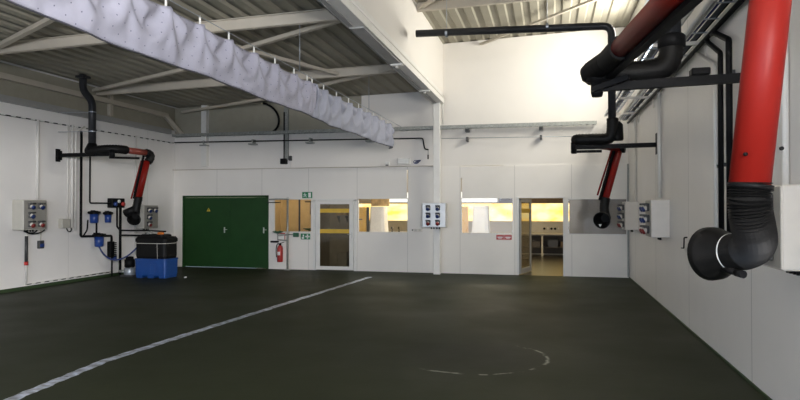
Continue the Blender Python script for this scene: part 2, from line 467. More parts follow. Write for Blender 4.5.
# left wall steelwork and the small column of the back wall
trim(MB().box(XL, XL+.14, YF, 16.4, 4.50, 4.62), 'beam')
trim(MB().box(XL, XL+.10, YF, 16.6, 4.03, 4.17), 'beam_grey')
trim(MB().bar((XL+.08, 16.3, 4.55), (XL+.30, 16.85, 4.02), .12, .1), 'beam')
for y in (13.9,): trim(MB().box(XL, XL+.1, y, y+.12, 4.2, 4.86), 'beam')
trim(MB().box(-10.20, -10.03, 16.76, 16.93, 3.05, 4.9), 'white')
trim(MB().box(XL, -2.9, 16.80, 16.93, 2.95, 2.965), 'beam')

# ------------------------------------------------------------------ office partition
PZ = 2.935; PT = .07
def seg(m, x0, x1, z0, z1): m.box(x0, x1, YB, YB+PT, z0, z1)
pw = MB()
W = {1: (-7.88, -6.70, 1.09, 2.06), 2: (-5.30, -3.83, 1.10, 2.07), 3: (-2.345, -.94, 1.10, 2.07), 4: (.48, 1.96, 1.10, 2.04)}
D = {1: (-10.86, -8.08, 0, 2.15), 2: (-6.60, -5.38, 0, 2.03), 3: (-.79, .36, 0, 2.06)}
holes = sorted(list(W.values())+list(D.values()))
x = XL
for (a, b, z0, z1) in holes:
    seg(pw, x, a, 0, PZ)
    if z0 > 0: seg(pw, a, b, 0, z0)
    if (a, b, z0, z1) == W[2]: seg(pw, a, b-.035, z1, PZ); seg(pw, b-.035, b, 2.86, PZ)      # open joint beside the panel
    elif (a, b, z0, z1) == W[3]: seg(pw, a+.03, b, z1, PZ); seg(pw, a, a+.03, 2.62, PZ)
    else: seg(pw, a, b, z1, PZ)
    x = b
seg(pw, x, XR, 0, PZ)
struct('wall_partition', pw, 'part')
trim(MB().box(XL, -2.36, YB+.01, YB+.06, PZ, 2.951).box(-1.2, XR, YB+.01, YB+.06, PZ, 2.951), 'part')
def winframe(n, k, bars=(), mat='white', gl='glass'):
    a, b, z0, z1 = W[k]; t = .018; fr = MB()
    fr.box(a, a+t, YB-.006, YB+PT+.006, z0, z1); fr.box(b-t, b, YB-.006, YB+PT+.006, z0, z1)
    fr.box(a, b, YB-.006, YB+PT+.006, z0, z0+t); fr.box(a, b, YB-.006, YB+PT+.006, z1-t, z1)
    o = struct('window_%d' % n, fr, mat)
    for bx in bars: box(bx-.02, bx+.02, YB+.01, YB+.05, z0+t, z1-t).build('mullion', 'sock', o)
    box(a+t, b-t, YB+.03, YB+.036, z0+t, z1-t).build('pane', gl, o)
    return o
winframe(1, 1, (-7.09,), gl='frost'); winframe(2, 2); winframe(3, 3); winframe(4, 4)
# green double door
a, b, z0, z1 = D[1]
d = struct('door_1', MB().box(a-.03, a+.03, YB-.03, YB+PT, 0, z1).box(b-.05, b+.03, YB-.03, YB+PT, 0, z1).box(a-.03, b+.03, YB-.03, YB+PT, z1-.04, z1+.02), 'green_door')
lf = box(a+.035, -9.335, YB-.012, YB+.04, .02, z1-.045).build('door_leaf', 'green_door', d)
rf = box(-9.325, b-.055, YB-.012, YB+.04, .02, z1-.045).build('door_leaf', 'green_door', d)
st = box(-9.37, -9.30, YB-.022, YB-.012, .02, z1-.045).build('meeting_strip', 'green_door', d)
for xx in (-9.48, -8.2):
    h = MB().box(xx-.02, xx+.02, YB-.02, YB-.012, 1.05, 1.22).tube(soft([(xx, YB-.012, 1.15), (xx, YB-.06, 1.15), (xx+.11, YB-.06, 1.15)], .02), .009, 8)
    h.build('handle', 'alu', lf if xx < -9 else rf)
ws = MB().prism([(-10.08, 1.69), (-9.95, 1.69), (-10.015, 1.80)], YB-.016, YB-.0125, 1).build('warning_sticker', 'yellow', lf)
MB().box(-10.021, -10.009, YB-.018, YB-.016, 1.725, 1.765).box(-10.021, -10.009, YB-.018, YB-.016, 1.705, 1.715).build('exclamation_mark', 'black', ws)
# white glazed door
a, b, z0, z1 = D[2]
d = struct('door_2', MB().box(a-.04, a+.03, YB-.02, YB+PT, 0, z1).box(b-.03, b+.04, YB-.02, YB+PT, 0, z1).box(a-.04, b+.04, YB-.02, YB+PT, z1-.03, z1+.03), 'white')
lf = MB()
lf.box(a+.042, a+.165, YB-.03, YB+.02, .02, z1-.035, .004); lf.box(b-.165, b-.042, YB-.03, YB+.02, .02, z1-.035, .004)
lf.box(a+.165, b-.165, YB-.03, YB+.02, .02, .12); lf.box(a+.165, b-.165, YB-.03, YB+.02, z1-.125, z1-.035)
lf = lf.build('door_leaf', 'white', d)
g = box(a+.165, b-.165, YB-.01, YB, .12, z1-.125).build('glass', 'glass_d', lf)
for z in (1.66, 1.07): box(a+.165, b-.165, YB-.014, YB-.0105, z, z+.115).build('safety_stripe', 'amber', lf)
MB().box(b-.10, b-.07, YB-.038, YB-.03, .93, 1.10).tube(soft([(b-.085, YB-.03, 1.04), (b-.085, YB-.075, 1.04), (b-.20, YB-.075, 1.04)], .02), .010, 8).build('handle', 'alu', lf)
# open grey-framed glass door, swung into the hall
a, b, z0, z1 = D[3]
d = struct('door_3', MB().box(a-.05, a, YB-.02, YB+PT+.01, 0, z1).box(b, b+.05, YB-.02, YB+PT+.01, 0, z1).box(a-.05, b+.05, YB-.02, YB+PT+.01, z1, z1+.03), 'white')
hx, hy = a+.045, YB+.03
ang = math.radians(75)
Rm = Matrix.Translation((hx, hy, 0)) @ Matrix.Rotation(ang, 4, 'Z')
Wd = 1.02
lf = MB().box(0, .09, 0, .045, .02, z1-.02).box(Wd-.09, Wd, 0, .045, .02, z1-.02).box(.09, Wd-.09, 0, .045, .02, .16).box(.09, Wd-.09, 0, .045, z1-.11, z1-.02).turned(Rm).build('door_leaf', 'beam_grey', d)
box(.09, Wd-.09, .018, .026, .16, z1-.11).turned(Rm).build('glass', 'glass_d', lf)
for z in (1.66,): box(.09, Wd-.09, .012, .017, z, z+.12).turned(Rm).build('safety_stripe', 'amber', lf)
MB().box(.015, .05, .045, .055, .95, 1.12).tube([(.03, .05, 1.05), (.03, .10, 1.05), (.14, .10, 1.05)], .010, 8).turned(Matrix.Translation((Wd-.09, 0, 0))).turned(Rm).build('handle', 'alu', lf)

# ------------------------------------------------------------------ rooms behind the partition
OY = 24.6
struct('floor_office', box(-11.2, XR, YB+.02, OY, -.1, -.002), 'office_floor')
struct('ceiling_office', box(XL, XR, YB+.2, OY, 2.96, 3.0), 'office_wall')
fwm = MB(); fwm.box(-8.3, XR, OY, OY+.1, 0, 1.25); fwm.box(-8.3, XR, OY, OY+.1, 2.0, 3.0)
struct('wall_office', fwm, 'office_wall')
struct('wall_office_right', box(XR, XR+.2, YB+.3, OY, 0, 3), 'office_wall')
struct('wall_office_left', box(-8.5, -8.3, YB+.1, OY, 0, 3), 'office_wall')
fr = MB()
for xx in (-8.28, -4.0, 1.93): fr.box(xx-.02, xx+.02, OY-.02, OY+.05, 1.25, 2.0)
fr.box(-8.3, XR, OY-.02, OY+.05, 1.25, 1.28); fr.box(-8.3, XR, OY-.02, OY+.05, 1.97, 2.0)
w = struct('window_8', fr, 'wood'); box(-8.3, XR, OY+.06, OY+.07, 1.25, 2.0).build('blind', 'blind', w)
for k, (xa, xb) in enumerate(((-6.7, -5.2), (-3.5, -1.95))):
    fr = MB().box(xa, xb, OY-.03, OY, 2.0, 2.03).box(xa, xb, OY-.03, OY, 2.42, 2.45).box(xa, xa+.03, OY-.03, OY, 2.0, 2.45).box(xb-.03, xb, OY-.03, OY, 2.0, 2.45)
    w = struct('window_%d' % (9+k), fr, 'white'); box(xa+.03, xb-.03, OY-.015, OY-.005, 2.03, 2.42).build('pane', 'office_sky', w)
trim(MB().box(-1.9, XR, OY-.12, OY-.01, 1.985, 2.16), 'brown')
# store room behind the white door and the room behind the first window
st = MB(); st.box(-6.68, -6.62, YB+PT, 18.2, 0, 2.95); st.box(-6.68, -5.9, 18.2, 18.26, 0, 2.95)
st.prism([(-5.36, YB+PT), (-5.30, YB+PT), (-5.88, 18.26), (-5.95, 18.26)], 0, 2.95, 2)
struct('wall_store', st, 'store')
struct('wall_washroom', MB().box(-8.3, -6.68, 18.3, 18.36, 0, 2.95), 'office_wall')
struct('wall_film', MB().box(.53, XR, 17.22, 17.25, .9, 2.4), 'film')
solo('storage_box', MB().box(-6.25, -5.95, 17.85, 18.15, 0, .45, .02), 'store', 'grey storage box on the floor behind the white glazed door', 'box')
s = thing('wall_shelf', (-6.2, 18.1, 1.55), 'dim shelf with cartons behind the white glazed door', 'shelf')
MB().box(-6.35, -5.99, 17.95, 18.2, 1.55, 1.58).build('board', 'store', s)
for xx in (-6.3, -6.04): MB().prism([(18.2, 1.35), (18.2, 1.55), (18.0, 1.55)], xx-.01, xx+.01, 0).build('bracket', 'dark_in', s)
for i, (xx, ww, hh, lab) in enumerate(((-6.33, .14, .12, 'left, lower carton on the dim shelf behind the white glazed door'), (-6.17, .17, .17, 'right, taller carton on the dim shelf behind the white glazed door'))):
    solo('carton', MB().box(xx, xx+ww, 17.97, 18.16, 1.58, 1.58+hh, .004), 'wood', lab, 'carton', 'cartons on the store shelf')
# long bench under the office windows
bn = thing('lab_bench', (-3.0, 24.2, 0), 'long cream workbench under the sunlit yellow windows of the office', 'bench')
box(-8.2, XR-.05, 23.6, 24.58, .80, .85, bev=.005).build('worktop', 'bench', bn)
bs = box(-8.2, XR-.05, 24.5, 24.58, .85, 1.24).build('back_panel', 'bench', bn)
for i in range(10):
    xx = -6.2+i*.85 if i < 5 else -.18+(i-5)*.135
    MB().lathe([(0, 0), (0, .045), (.04, .04), (.04, 0)], (xx, 24.5, 1.0), (0, -1, 0), 10).build('knob', 'black' if i % 3 else 'box_w', bs)
for xx in (-7.9, -6.2, -4.5, -2.8, -1.3, -.25, .85, 1.8): box(xx-.03, xx+.03, 23.66, 23.72, 0, .80).build('leg', 'bench', bn)
box(-8.2, XR-.05, 24.4, 24.45, .05, .72).build('modesty_panel', 'dark_in', bn)
box(-8.2, XR-.05, 23.8, 24.38, .30, .33).build('lower_shelf', 'dark_in', bn)
for i, (xx, ww, hh, lb, mt) in enumerate(((-.62, .3, .22, 'dark crate on the bench shelf nearest the open door leaf', 'dark_in'), (-.05, .38, .28, 'dark grey crate on the bench shelf in the middle of the open doorway', 'sock'), (.42, .26, .2, 'low brown crate on the bench shelf at the right of the open doorway', 'brown'))):
    solo('crate', MB().box(xx, xx+ww, 23.85, 24.3, .331, .331+hh, .01), mt, lb, 'crate', 'crates under the bench')
# draped racks seen through the two windows
def drape(name, cx, cy, wt, wb, zt, zb, label, capz=0):
    t = thing(name, (cx, cy, 0), label, 'covered rack')
    fr = MB()
    for sx in (-1, 1):
        for sy in (-.2, .2): fr.tube([(cx+sx*wt/2*.85, cy+sy, 0), (cx+sx*wt/2*.85, cy+sy, zt-.02)], .015, 8)
    fr.build('frame', 'alu', t)
    m = MB(); NU, NV = 56, 12; vs = []
    for j in range(NV+1):
        f = j/NV; z = zt+(zb-zt)*f; hw = (wt+(wb-wt)*f**1.6)/2; hd = .25+.06*f
        for i in range(NU):
            a = 2*PI*i/NU; k = 1+.06*f*math.sin(a*9+1.3)+.03*f*math.sin(a*17)
            ca, sa = math.cos(a), math.sin(a); e = .35
            vs.append((cx+hw*k*math.copysign(abs(ca)**e, ca), cy+hd*k*math.copysign(abs(sa)**e, sa), z))
    fs = [(j*NU+i, j*NU+(i+1) % NU, (j+1)*NU+(i+1) % NU, (j+1)*NU+i) for j in range(NV) for i in range(NU)]
    m.add(vs, fs, True); m.add(vs[:NU], [tuple(range(NU))])
    m.build('sheet', 'sheet', t); return t
drape('covered_rack', -2.05, 19.3, .47, .62, 1.86, .4, 'white sheet draped over a rack behind the window left of the open door')
drape('covered_rack', -5.53, 20.0, .5, .66, 1.84, .4, 'white sheet draped over a rack behind the window beside the white glazed door')
yc = thing('yellow_cabinet', (-5.95, 19.75, 0), 'yellow cabinet with a dark pipe behind the window beside the white door', 'cabinet')
MB().box(-6.25, -5.88, 19.6, 20.0, 0, 1.82, .01).build('body', 'cab_y', yc); MB().box(-6.23, -5.92, 19.58, 19.6, 1.05, 1.70).build('door', 'cab_y', yc)
MB().tube(soft([(-6.12, 19.56, 1.7), (-6.12, 19.56, 1.42), (-5.98, 19.56, 1.42)], .03), .018, 8).build('pipe', 'sock', yc)
solo('upright_post', MB().box(-5.87, -5.80, 19.7, 19.78, 0, 1.82), 'sock', 'dark post between the yellow cabinet and the white sheet behind the window', 'post')
solo('wall_panel', MB().box(-5.98, -5.34, 20.6, 20.7, 1.86, 2.12, .01), 'wood', 'pale wooden board hung above the white sheet behind the window', 'board')
rc = MB()
tp = []
for i, (xx, lb) in enumerate(((-4.95, 'left dark tap on the bench behind the window beside the white door'), (-4.72, 'right dark tap on the bench behind the window beside the white door'))):
    xx *= 1.22
    t = thing('bench_tap', (xx, 23.8, .85), lb, 'tap', 'bench taps')
    MB().lathe([(0, .03), (.02, .03), (.03, .015), (.14, .015), (.15, 0)], (xx, 23.8, .85), (0, 0, 1), 10).build('stem', 'black', t)
    MB().tube(soft([(xx, 23.8, .98), (xx, 23.8, 1.04), (xx, 23.66, 1.04), (xx, 23.66, .97)], .03), .014, 8).build('spout', 'black', t)
solo('bright_cupboard', MB().box(-2.85, -2.48, 19.2, 19.6, 0, 1.84, .01), 'cab_y', 'ochre cupboard at the left edge of the window beside the column', 'cupboard')

# ------------------------------------------------------------------ socket boxes
def socket_box(label, group, pattern, housing='box'):
    """front faces -Y, back on y=0, base at z=0; pattern rows from the top: b blue, r red, - none"""
    t = thing('socket_box', (0, 0, 0), label, 'socket box', group)
    W_, H_, D_ = .64, .65, .30
    MB().box(-W_/2, W_/2, -D_, 0, 0, H_, .012).build('housing', housing, t)
    MB().box(-W_/2+.015, W_/2-.015, -D_-.006, -D_, .015, H_-.015).build('front_plate', 'alu' if housing == 'alu' else 'box_d', t)
    for r, row in enumerate(pattern):
        for c, ch in enumerate(row):
            if ch == '-': continue
            cx = (-.13, .13)[c]-.02; cz = H_-.13-r*.195
            f = MB().box(cx-.06, cx+.06, -D_-.045, -D_-.006, cz-.065, cz+.065, .01)
            s = f.build('socket', 'sock', t)
            ax = Vector((0, -1, -.55)).normalized(); o = Vector((cx, -D_-.04, cz-.005))
            MB().lathe([(0, .042), (.05, .040), (.05, 0)], o, ax, 14).build('barrel', 'box_w', s)
            MB().lathe([(0, 0), (0, .047), (.03, .047), (.04, .035), (.04, 0)], o+ax*.05, ax, 14).build('lid', {'b': 'blue_lid', 'r': 'red_lid'}[ch], s)
            MB().box(cx-.055, cx+.055, -D_-.12, -D_-.04, cz+.035, cz+.070, .006).build('hinge', 'sock', s)
    for dx in (-.1, -.03, .05, .12): MB().tube([(dx, -.12, 0), (dx, -.12, -.05)], .017, 8).build('cable_gland', 'black', t)
    return t
G = 'wall socket boxes'
def put(o, loc, rz): o.location = loc; o.rotation_euler = (0, 0, rz); return o
put(socket_box('pale wall socket box with five sockets on the left wall, apart from the pipework', G, ('bb', 'b-', 'rr'), 'box'), (XL, 11.30, 1.32), PI/2)
put(socket_box('grey socket box on the left wall behind the red extraction arm and tank', G, ('bb', 'b-', 'r-'), 'box'), (XL, 15.35, 1.22), PI/2)
put(socket_box('steel socket box with six sockets mounted on the white column', G, ('bb', 'bb', 'rr'), 'alu'), (-2.98, 16.55, 1.28), 0)
put(socket_box('socket box on the right wall nearest the corner, beside the office window', G, ('bb', 'bb', 'rr'), 'box_w'), (XR, 15.37, 1.29), -PI/2)
put(socket_box('socket box in the middle of the right wall between hood and corner', G, ('bb', 'bb', 'rr'), 'box_w'), (XR, 11.64, 1.29), -PI/2)
put(socket_box('socket box at the right photo edge behind the corrugated hose', G, ('bb', 'bb', 'rr'), 'box_w'), (XR, 5.52, 1.325), -PI/2)

# ------------------------------------------------------------------ extraction arms
def hood(t, base, axis, r0, r1, ln, ring=True):
    ax = Vector(axis).normalized(); b = Vector(base)
    h = MB().lathe([(-.02, r0*.96), (0, r0), (ln*.35, r0*1.02), (ln*.8, r1), (ln, r1*1.03), (ln, r1*.95), (ln*.8, r1*.9), (ln*.3, r0*.9), (0, r0*.85), (0, 0)], b, ax, 32).build('hood', 'rubber', t)
    if ring:
        MB().lathe([(0, r0*1.04), (.004, r0*1.05), (.008, r0*1.04)], b+ax*ln*.30, ax, 32).build('white_ring', 'sock_w', h)
    return h
G = 'red fume extraction arms'
# near arm on the right wall
t = thing('extraction_arm', (XR, 6.47, 3.0), 'big red extraction arm nearest the viewpoint with black corrugated hose and hood', 'extraction arm', G)
br = MB().bar((XR, 6.47, 3.04), (.43, 6.46, 3.0), .07, .085).box(XR-.012, XR, 6.37, 6.57, 2.85, 3.2).build('wall_bracket', 'black', t)
box(1.33, 1.50, 6.40, 6.53, 3.07, 3.14, bev=.01).build('bracket_block', 'black', br)
sw = MB().lathe([(-.09, 0), (-.09, .05), (-.05, .06), (.05, .06), (.06, .10), (.12, .10), (.12, 0)], (.47, 6.47, 3.0), (0, 0, 1), 16).bar((.42, 6.42, 2.97), (.75, 6.30, 3.06), .05, .05).build('swivel', 'black', t)
MB().tube([(1.17, 6.5, 3.42), (1.17, 6.5, 6.40)], .088, 24).build('duct', 'duct', t)
MB().lathe([(0, .10), (.01, .128), (.11, .128), (.13, .11), (.13, .09)], (1.17, 6.5, 3.36), (0, 0, 1), 24).build('duct_collar', 'black', t)
P, R = ribbed(bez((1.17, 6.5, 3.40), (1.17, 6.5, 3.10), (1.05, 6.5, 3.14), (.45, 6.48, 3.14), 20), .108, .116, .022)
MB().tube(P, R, 20).build('feed_hose', 'rubber', t)
S0, S1 = Vector((.50, 6.5, 3.19)), Vector((.949, 2.85, 3.16))
P, R = ribbed(bez((.62, 6.49, 3.13), (.30, 6.55, 3.13), (.40, 6.70, 3.19), S0.lerp(S1, .10), 12) + [S0.lerp(S1, .24)], .100, .106, .022)
MB().tube(P, R, 20).build('elbow_hose', 'rubber', t)
MB().tube([S0.lerp(S1, .23), S1], .085, 28).build('upper_tube', 'red', t)
off = Vector((.07, 0, -.08))
MB().bar(S0.lerp(S1, .02)+off, S1+off, .07, .08).build('support_bar', 'black', t)
E0, E1 = Vector((.949, 2.85, 3.16)), Vector((.802, 2.817, 1.888))
MB().lathe([(-.10, 0), (-.10, .10), (.10, .10), (.10, 0)], E0, (1, .1, 0), 20).build('elbow_joint', 'black', t)
lt_ = MB().tube([E0.lerp(E1, .06), E1], .078, 32).build('lower_tube', 'red', t)
bp = E0.lerp(E1, .9)
for dx, dz in ((-.05, 0), (.08, .02)): MB().lathe([(0, .008), (.012, .008), (.012, 0)], bp+Vector((dx, -.075, dz)), (0, -1, 0), 8).build('rivet', 'black', lt_)
P, R = ribbed([E1+Vector((.003, 0, .02)), (.803, 2.82, 1.84)]+bez((.804, 2.825, 1.82), (.815, 2.83, 1.68), (.885, 2.92, 1.645), (.845, 3.06, 1.605), 24), .073, .084, .0052)
MB().tube(P, R, 28, flat=True).build('corrugated_hose', 'rubber', t)
MB().lathe([(0, .079), (.0, .086), (.02, .086), (.02, .079)], E1+Vector((.002, 0, -.012)), (E0-E1), 28).build('hose_clamp', 'black', t)
hd = hood(t, (.845, 3.05, 1.605), (-.46, .88, -.12), .083, .124, .21)
MB().tube([(.80, 3.00, 1.515), (.815, 2.95, 1.512)], .017, 12).tube([(.77, 3.12, 1.525), (.80, 3.00, 1.515)], .015, 10).build('handle', 'black', hd)

# far arm on the right wall
t = thing('extraction_arm', (XR, 12.6, 3.0), 'small red extraction arm by the far corner of the right wall, hood before office window', 'extraction arm', G)
MB().bar((XR, 12.6, 3.0), (.42, 12.6, 2.98), .07, .085).box(XR-.012, XR, 12.5, 12.7, 2.82, 3.22).build('wall_bracket', 'black', t)
MB().lathe([(-.12, 0), (-.12, .05), (.05, .06), (.10, .06), (.10, 0)], (.48, 12.6, 2.98), (0, 0, 1), 12).bar((.42, 12.6, 2.9), (1.0, 12.62, 2.9), .05, .05).build('swivel', 'black', t)
dd = MB().tube(soft([(-2.66, 12.5, 5.40), (1.18, 12.5, 5.30), (1.18, 12.5, 3.45)], .18, 6), .073, 16).build('duct', 'duct', t)
for xx in (-2.05, -.05): MB().lathe([(0, .08), (.05, .08)], (xx, 12.5, 5.36), (1, 0, 0), 16).tube([(xx+.025, 12.5, 5.44), (xx+.025, 12.5, 6.36)], .006, 6).build('hanger', 'galv', dd)
P, R = ribbed(bez((1.19, 12.5, 3.52), (1.20, 12.5, 3.02), (1.15, 12.52, 3.14), (.75, 12.55, 3.13), 16)+[(.52, 12.57, 3.13)], .105, .113, .03)
MB().tube(P, R, 16).lathe([(0, .10), (.05, .09), (.09, .05), (.10, 0)], (.52, 12.57, 3.13), (-1, 0, 0), 16).build('feed_hose', 'rubber', t)
MB().lathe([(0, 0), (0, .13), (.03, .14), (.30, .13), (.36, .08)], (1.26, 12.58, 3.10), (0, 0, 1), 16).build('duct_collar', 'black', t)
S0, S1 = Vector((.55, 12.72, 3.08)), Vector((1.45, 13.75, 3.05))
MB().tube([S0, S1], .07, 16).build('upper_tube', 'red', t)
E1 = Vector((1.12, 13.33, 1.96))
MB().lathe([(-.1, 0), (-.1, .1), (.1, .1), (.1, 0)], S1, (1, -.4, 0), 16).build('elbow_joint', 'black', t)
MB().tube([S1, E1], .07, 18).build('lower_tube', 'red', t)
o = Vector((-.105, -.03, 0))
MB().bar(S1+o, E1+o, .05, .05).build('support_bar', 'black', t)
o = Vector((-.155, -.04, 0))
MB().bar(S1+o, E1+o+Vector((0, 0, .1)), .022, .03).build('spring_rod', 'red', t)
P, R = ribbed([E1+Vector((.01, 0, .05))]+bez(E1, E1+Vector((-.06, -.05, -.25)), (1.15, 13.3, 1.62), (1.10, 13.18, 1.60), 10), .088, .097, .02)
MB().tube(P, R, 16).build('corrugated_hose', 'rubber', t)
hd = hood(t, (1.12, 13.2, 1.60), (-.42, -.85, -.22), .10, .165, .24, False)
MB().prism([(-.03, 0), (.03, 0), (0, -.05)], -.002, .002, 1).turned(Matrix.Translation((.99, 12.945, 1.47))).build('sticker', 'sock_w', hd)

# arm on the left wall
t = thing('extraction_arm', (XL, 12.25, 3.0), 'red extraction arm on the left wall with its hood hanging over the blue tank', 'extraction arm', G)
MB().bar((XL, 12.25, 3.03), (-9.70, 12.25, 3.03), .07, .085).box(XL, XL+.012, 12.18, 12.32, 2.88, 3.18).box(XL, XL+.06, 12.18, 12.32, 2.92, 3.14).build('wall_bracket', 'black', t)
MB().lathe([(-.1, 0), (-.1, .06), (.1, .06), (.1, 0)], (-9.72, 12.25, 3.03), (0, 0, 1), 12).bar((-9.75, 12.2, 2.95), (-9.5, 12.9, 2.98), .05, .05).build('swivel', 'black', t)
P = soft([(-10.26, 12.25, 3.2), (-10.26, 12.25, 4.28), (-10.52, 12.25, 4.52), (-10.52, 12.25, 4.9)], .15, 4)
dd = MB().tube(P, .082, 16).box(-10.64, -10.40, 12.14, 12.36, 4.81, 4.86).build('duct', 'duct', t)
for z in (3.55, 4.0): MB().lathe([(0, .088), (.02, .088)], (-10.26, 12.25, z), (0, 0, 1), 16).bar((-10.3, 12.25, z+.01), (XL, 12.25, z+.03), .012, .012).build('clamp', 'galv', dd)
MB().lathe([(0, .14), (.05, .14), (.16, .09), (.16, .082)], (-10.26, 12.25, 3.13), (0, 0, 1), 16).build('duct_collar', 'black', t)
P, R = ribbed(bez((-10.36, 12.22, 3.10), (-10.0, 12.2, 3.15), (-9.6, 12.22, 3.16), (-9.62, 12.60, 3.15), 16), .095, .103, .03)
MB().tube(P, R, 16).build('feed_hose', 'rubber', t)
MB().tube([(-9.62, 12.58, 3.15), (-9.46, 13.20, 3.13)], .075, 16).build('upper_tube', 'tape_grey', t)
E0, E1 = Vector((-9.45, 13.2, 3.10)), Vector((-9.67, 13.12, 2.02))
P, R = ribbed(bez((-9.48, 13.12, 3.13), (-9.42, 13.35, 3.13), (-9.43, 13.25, 2.98), (-9.47, 13.2, 2.92), 10), .092, .10, .025)
MB().tube(P, R, 16).build('elbow_hose', 'rubber', t)
MB().tube([E0.lerp(E1, .15), E1], .075, 18).build('lower_tube', 'red', t)
o = Vector((-.13, 0, 0)); MB().bar(E0+o, E1+o, .04, .04).build('support_bar', 'black', t)
o = Vector((-.20, 0, 0)); MB().bar(E0+o+Vector((0, 0, -.15)), E1+o, .022, .03).build('spring_rod', 'red', t)
P, R = ribbed([E1+Vector((.0, 0, .04))]+bez(E1, E1+Vector((-.06, 0, -.2)), (-9.75, 13.12, 1.62), (-9.68, 13.02, 1.60), 10), .09, .098, .02)
MB().tube(P, R, 16).build('corrugated_hose', 'rubber', t)
MB().tube([(-9.75, 13.10, 1.78), (-9.98, 13.05, 1.66)], [.08, .10], 14).build('damper_box', 'rubber', t)
hood(t, (-9.68, 13.03, 1.62), (.35, -.75, -.45), .095, .15, .22, False)

# ------------------------------------------------------------------ curtains on the cable
ZT, ZB, XC = 3.96, 3.37, -4.0
def curtain(name, ys, label, mat, x0, drape_amt, end_curl=False):
    t = thing(name, (x0, ys[0], ZB), label, 'curtain', 'folded curtains on the cable')
    NZ = 16; per = 18; rows = []; per_len = {}
    for a, b in zip(ys[:-1], ys[1:]):
        per_len[a] = b-a
        for i in range(per): rows.append((a+(b-a)*i/per, i/per, a))
    rows.append((ys[-1], 0, ys[-1])); per_len[ys[-1]] = .6; vs = []
    rnd = random.Random(3); am = {y: rnd.uniform(.6, 1.3) for y in ys}
    for (y, s, a) in rows:
        k = am[a]
        sag = .022*math.sin(PI*s)*k
        for j in range(NZ+1):
            h = j/NZ
            z = ZT-sag*(1-h) - h*(ZT-ZB) + .012*math.sin(y*2.1)*h
            d = h*(ZT-ZB); L_ = per_len[a]
            dy = (s if s < .5 else s-1)*L_                       # distance along the cable to the nearer hook
            phi = math.atan2(dy, d+.05)                           # folds fan out from each hook
            fan = math.cos(phi*5.2+k)*math.exp(-d/.30)*(1-math.exp(-d/.05))
            q = (s-.5)*2
            swag = math.sin(2*PI*((h+.42*q*q*(1-.3*h))*1.7+k))*math.exp(-(q/.75)**2)*math.sin(PI*min(1, h*1.05))
            crease = math.exp(-((dy-(.10+.25*k)*d)/(.03+.10*h))**2)
            xx = x0 + drape_amt*(.075*fan + .045*swag*k + .07*crease*(1-.6*h) + .016*math.sin(y*6.3+h*4)*h) + .03*math.sin(y*.9)*h
            xx += .04*math.sin(PI*h)
            yy = y
            if end_curl and y > ys[-1]-.35:
                f = (y-(ys[-1]-.35))/.35; xx -= .16*f*f; 
            vs.append((xx, yy, z))
    NR = len(rows); m = MB()
    fs = [(i*(NZ+1)+j, (i+1)*(NZ+1)+j, (i+1)*(NZ+1)+j+1, i*(NZ+1)+j+1) for i in range(NR-1) for j in range(NZ)]
    m.add(vs, fs, True); o = m.build('cloth', mat, t)
    sd = o.modifiers.new('thick', 'SOLIDIFY'); sd.thickness = .006
    hem = MB().tube([vs[i*(NZ+1)+NZ] for i in range(0, NR, 2)], .010, 8).build('hem', 'hem', t)
    for y in ys:
        MB().box(x0-.008, x0+.008, y-.012, y+.012, ZT-.03, ZT+.085, .003).tube([(x0, y-.02, ZT+.085), (x0, y, ZT+.105), (x0, y+.02, ZT+.085)], .006, 6).build('hook', 'sock_w', t)
    return t
curtain('curtain', [-4.3, -3.6, -2.9, -2.2, -1.5, -.8, -.1, .6, 1.3, 1.95, 2.6, 3.25, 3.9, 4.55, 5.2, 5.87, 6.54, 7.22, 7.92, 8.60, 9.31, 9.87, 10.09], 'dotted lilac grey curtain folded up on the cable, the nearer long one', 'cloth1', XC, .8)  # stretch out of view is added to shade the upper left wall
curtain('curtain', [10.13, 10.69, 11.40, 12.15, 12.84, 13.45, 14.02, 14.74, 15.33, 15.98], 'plain lilac grey curtain folded up on the cable, the farther crumpled one', 'cloth2', XC-.01, 1.15, True)
solo('curtain_cable', MB().tube([(XC, -4.9, ZT+.095), (XC, 16.9, ZT+.095)], .006, 6), 'galv', 'thin steel cable above the curtains running along the hall', 'cable')
for y, lb in ((9.55, 'thin hanging rod from the roof above the dotted curtain'), (13.6, 'thin hanging rod from the roof above the plain curtain')):
    solo('hanging_rod', MB().tube([(XC, y, ZT+.10), (XC, y, 4.95)], .006, 6), 'galv', lb, 'rod', 'rods carrying the curtain cable')

# ------------------------------------------------------------------ tape on the floor
P = [(-4.72, 3.2), (-4.92, 4.9), (-5.08, 6.3), (-4.99, 8.2), (-4.78, 11.5), (-4.53, 15.5)]
m = MB(); vs = []; NS = 120
for i in range(NS+1):
    t = i/NS*(len(P)-1); k = min(int(t), len(P)-2); f = t-k
    x = P[k][0]+(P[k+1][0]-P[k][0])*f; y = P[k][1]+(P[k+1][1]-P[k][1])*f
    w = .068+.008*math.sin(i*1.7)
    for j, s in enumerate((-1, -.35, .35, 1)): vs.append((x+s*w+.006*math.sin(i*.9), y, .002+.003*(j in (1, 2))*(1+math.sin(i*2.3+j))))
m.add(vs, [(i*4+j, i*4+j+1, (i+1)*4+j+1, (i+1)*4+j) for i in range(NS) for j in range(3)], True)
solo('floor_tape', m, 'foil', 'long crinkled silver tape stuck along the dark green floor', 'tape')

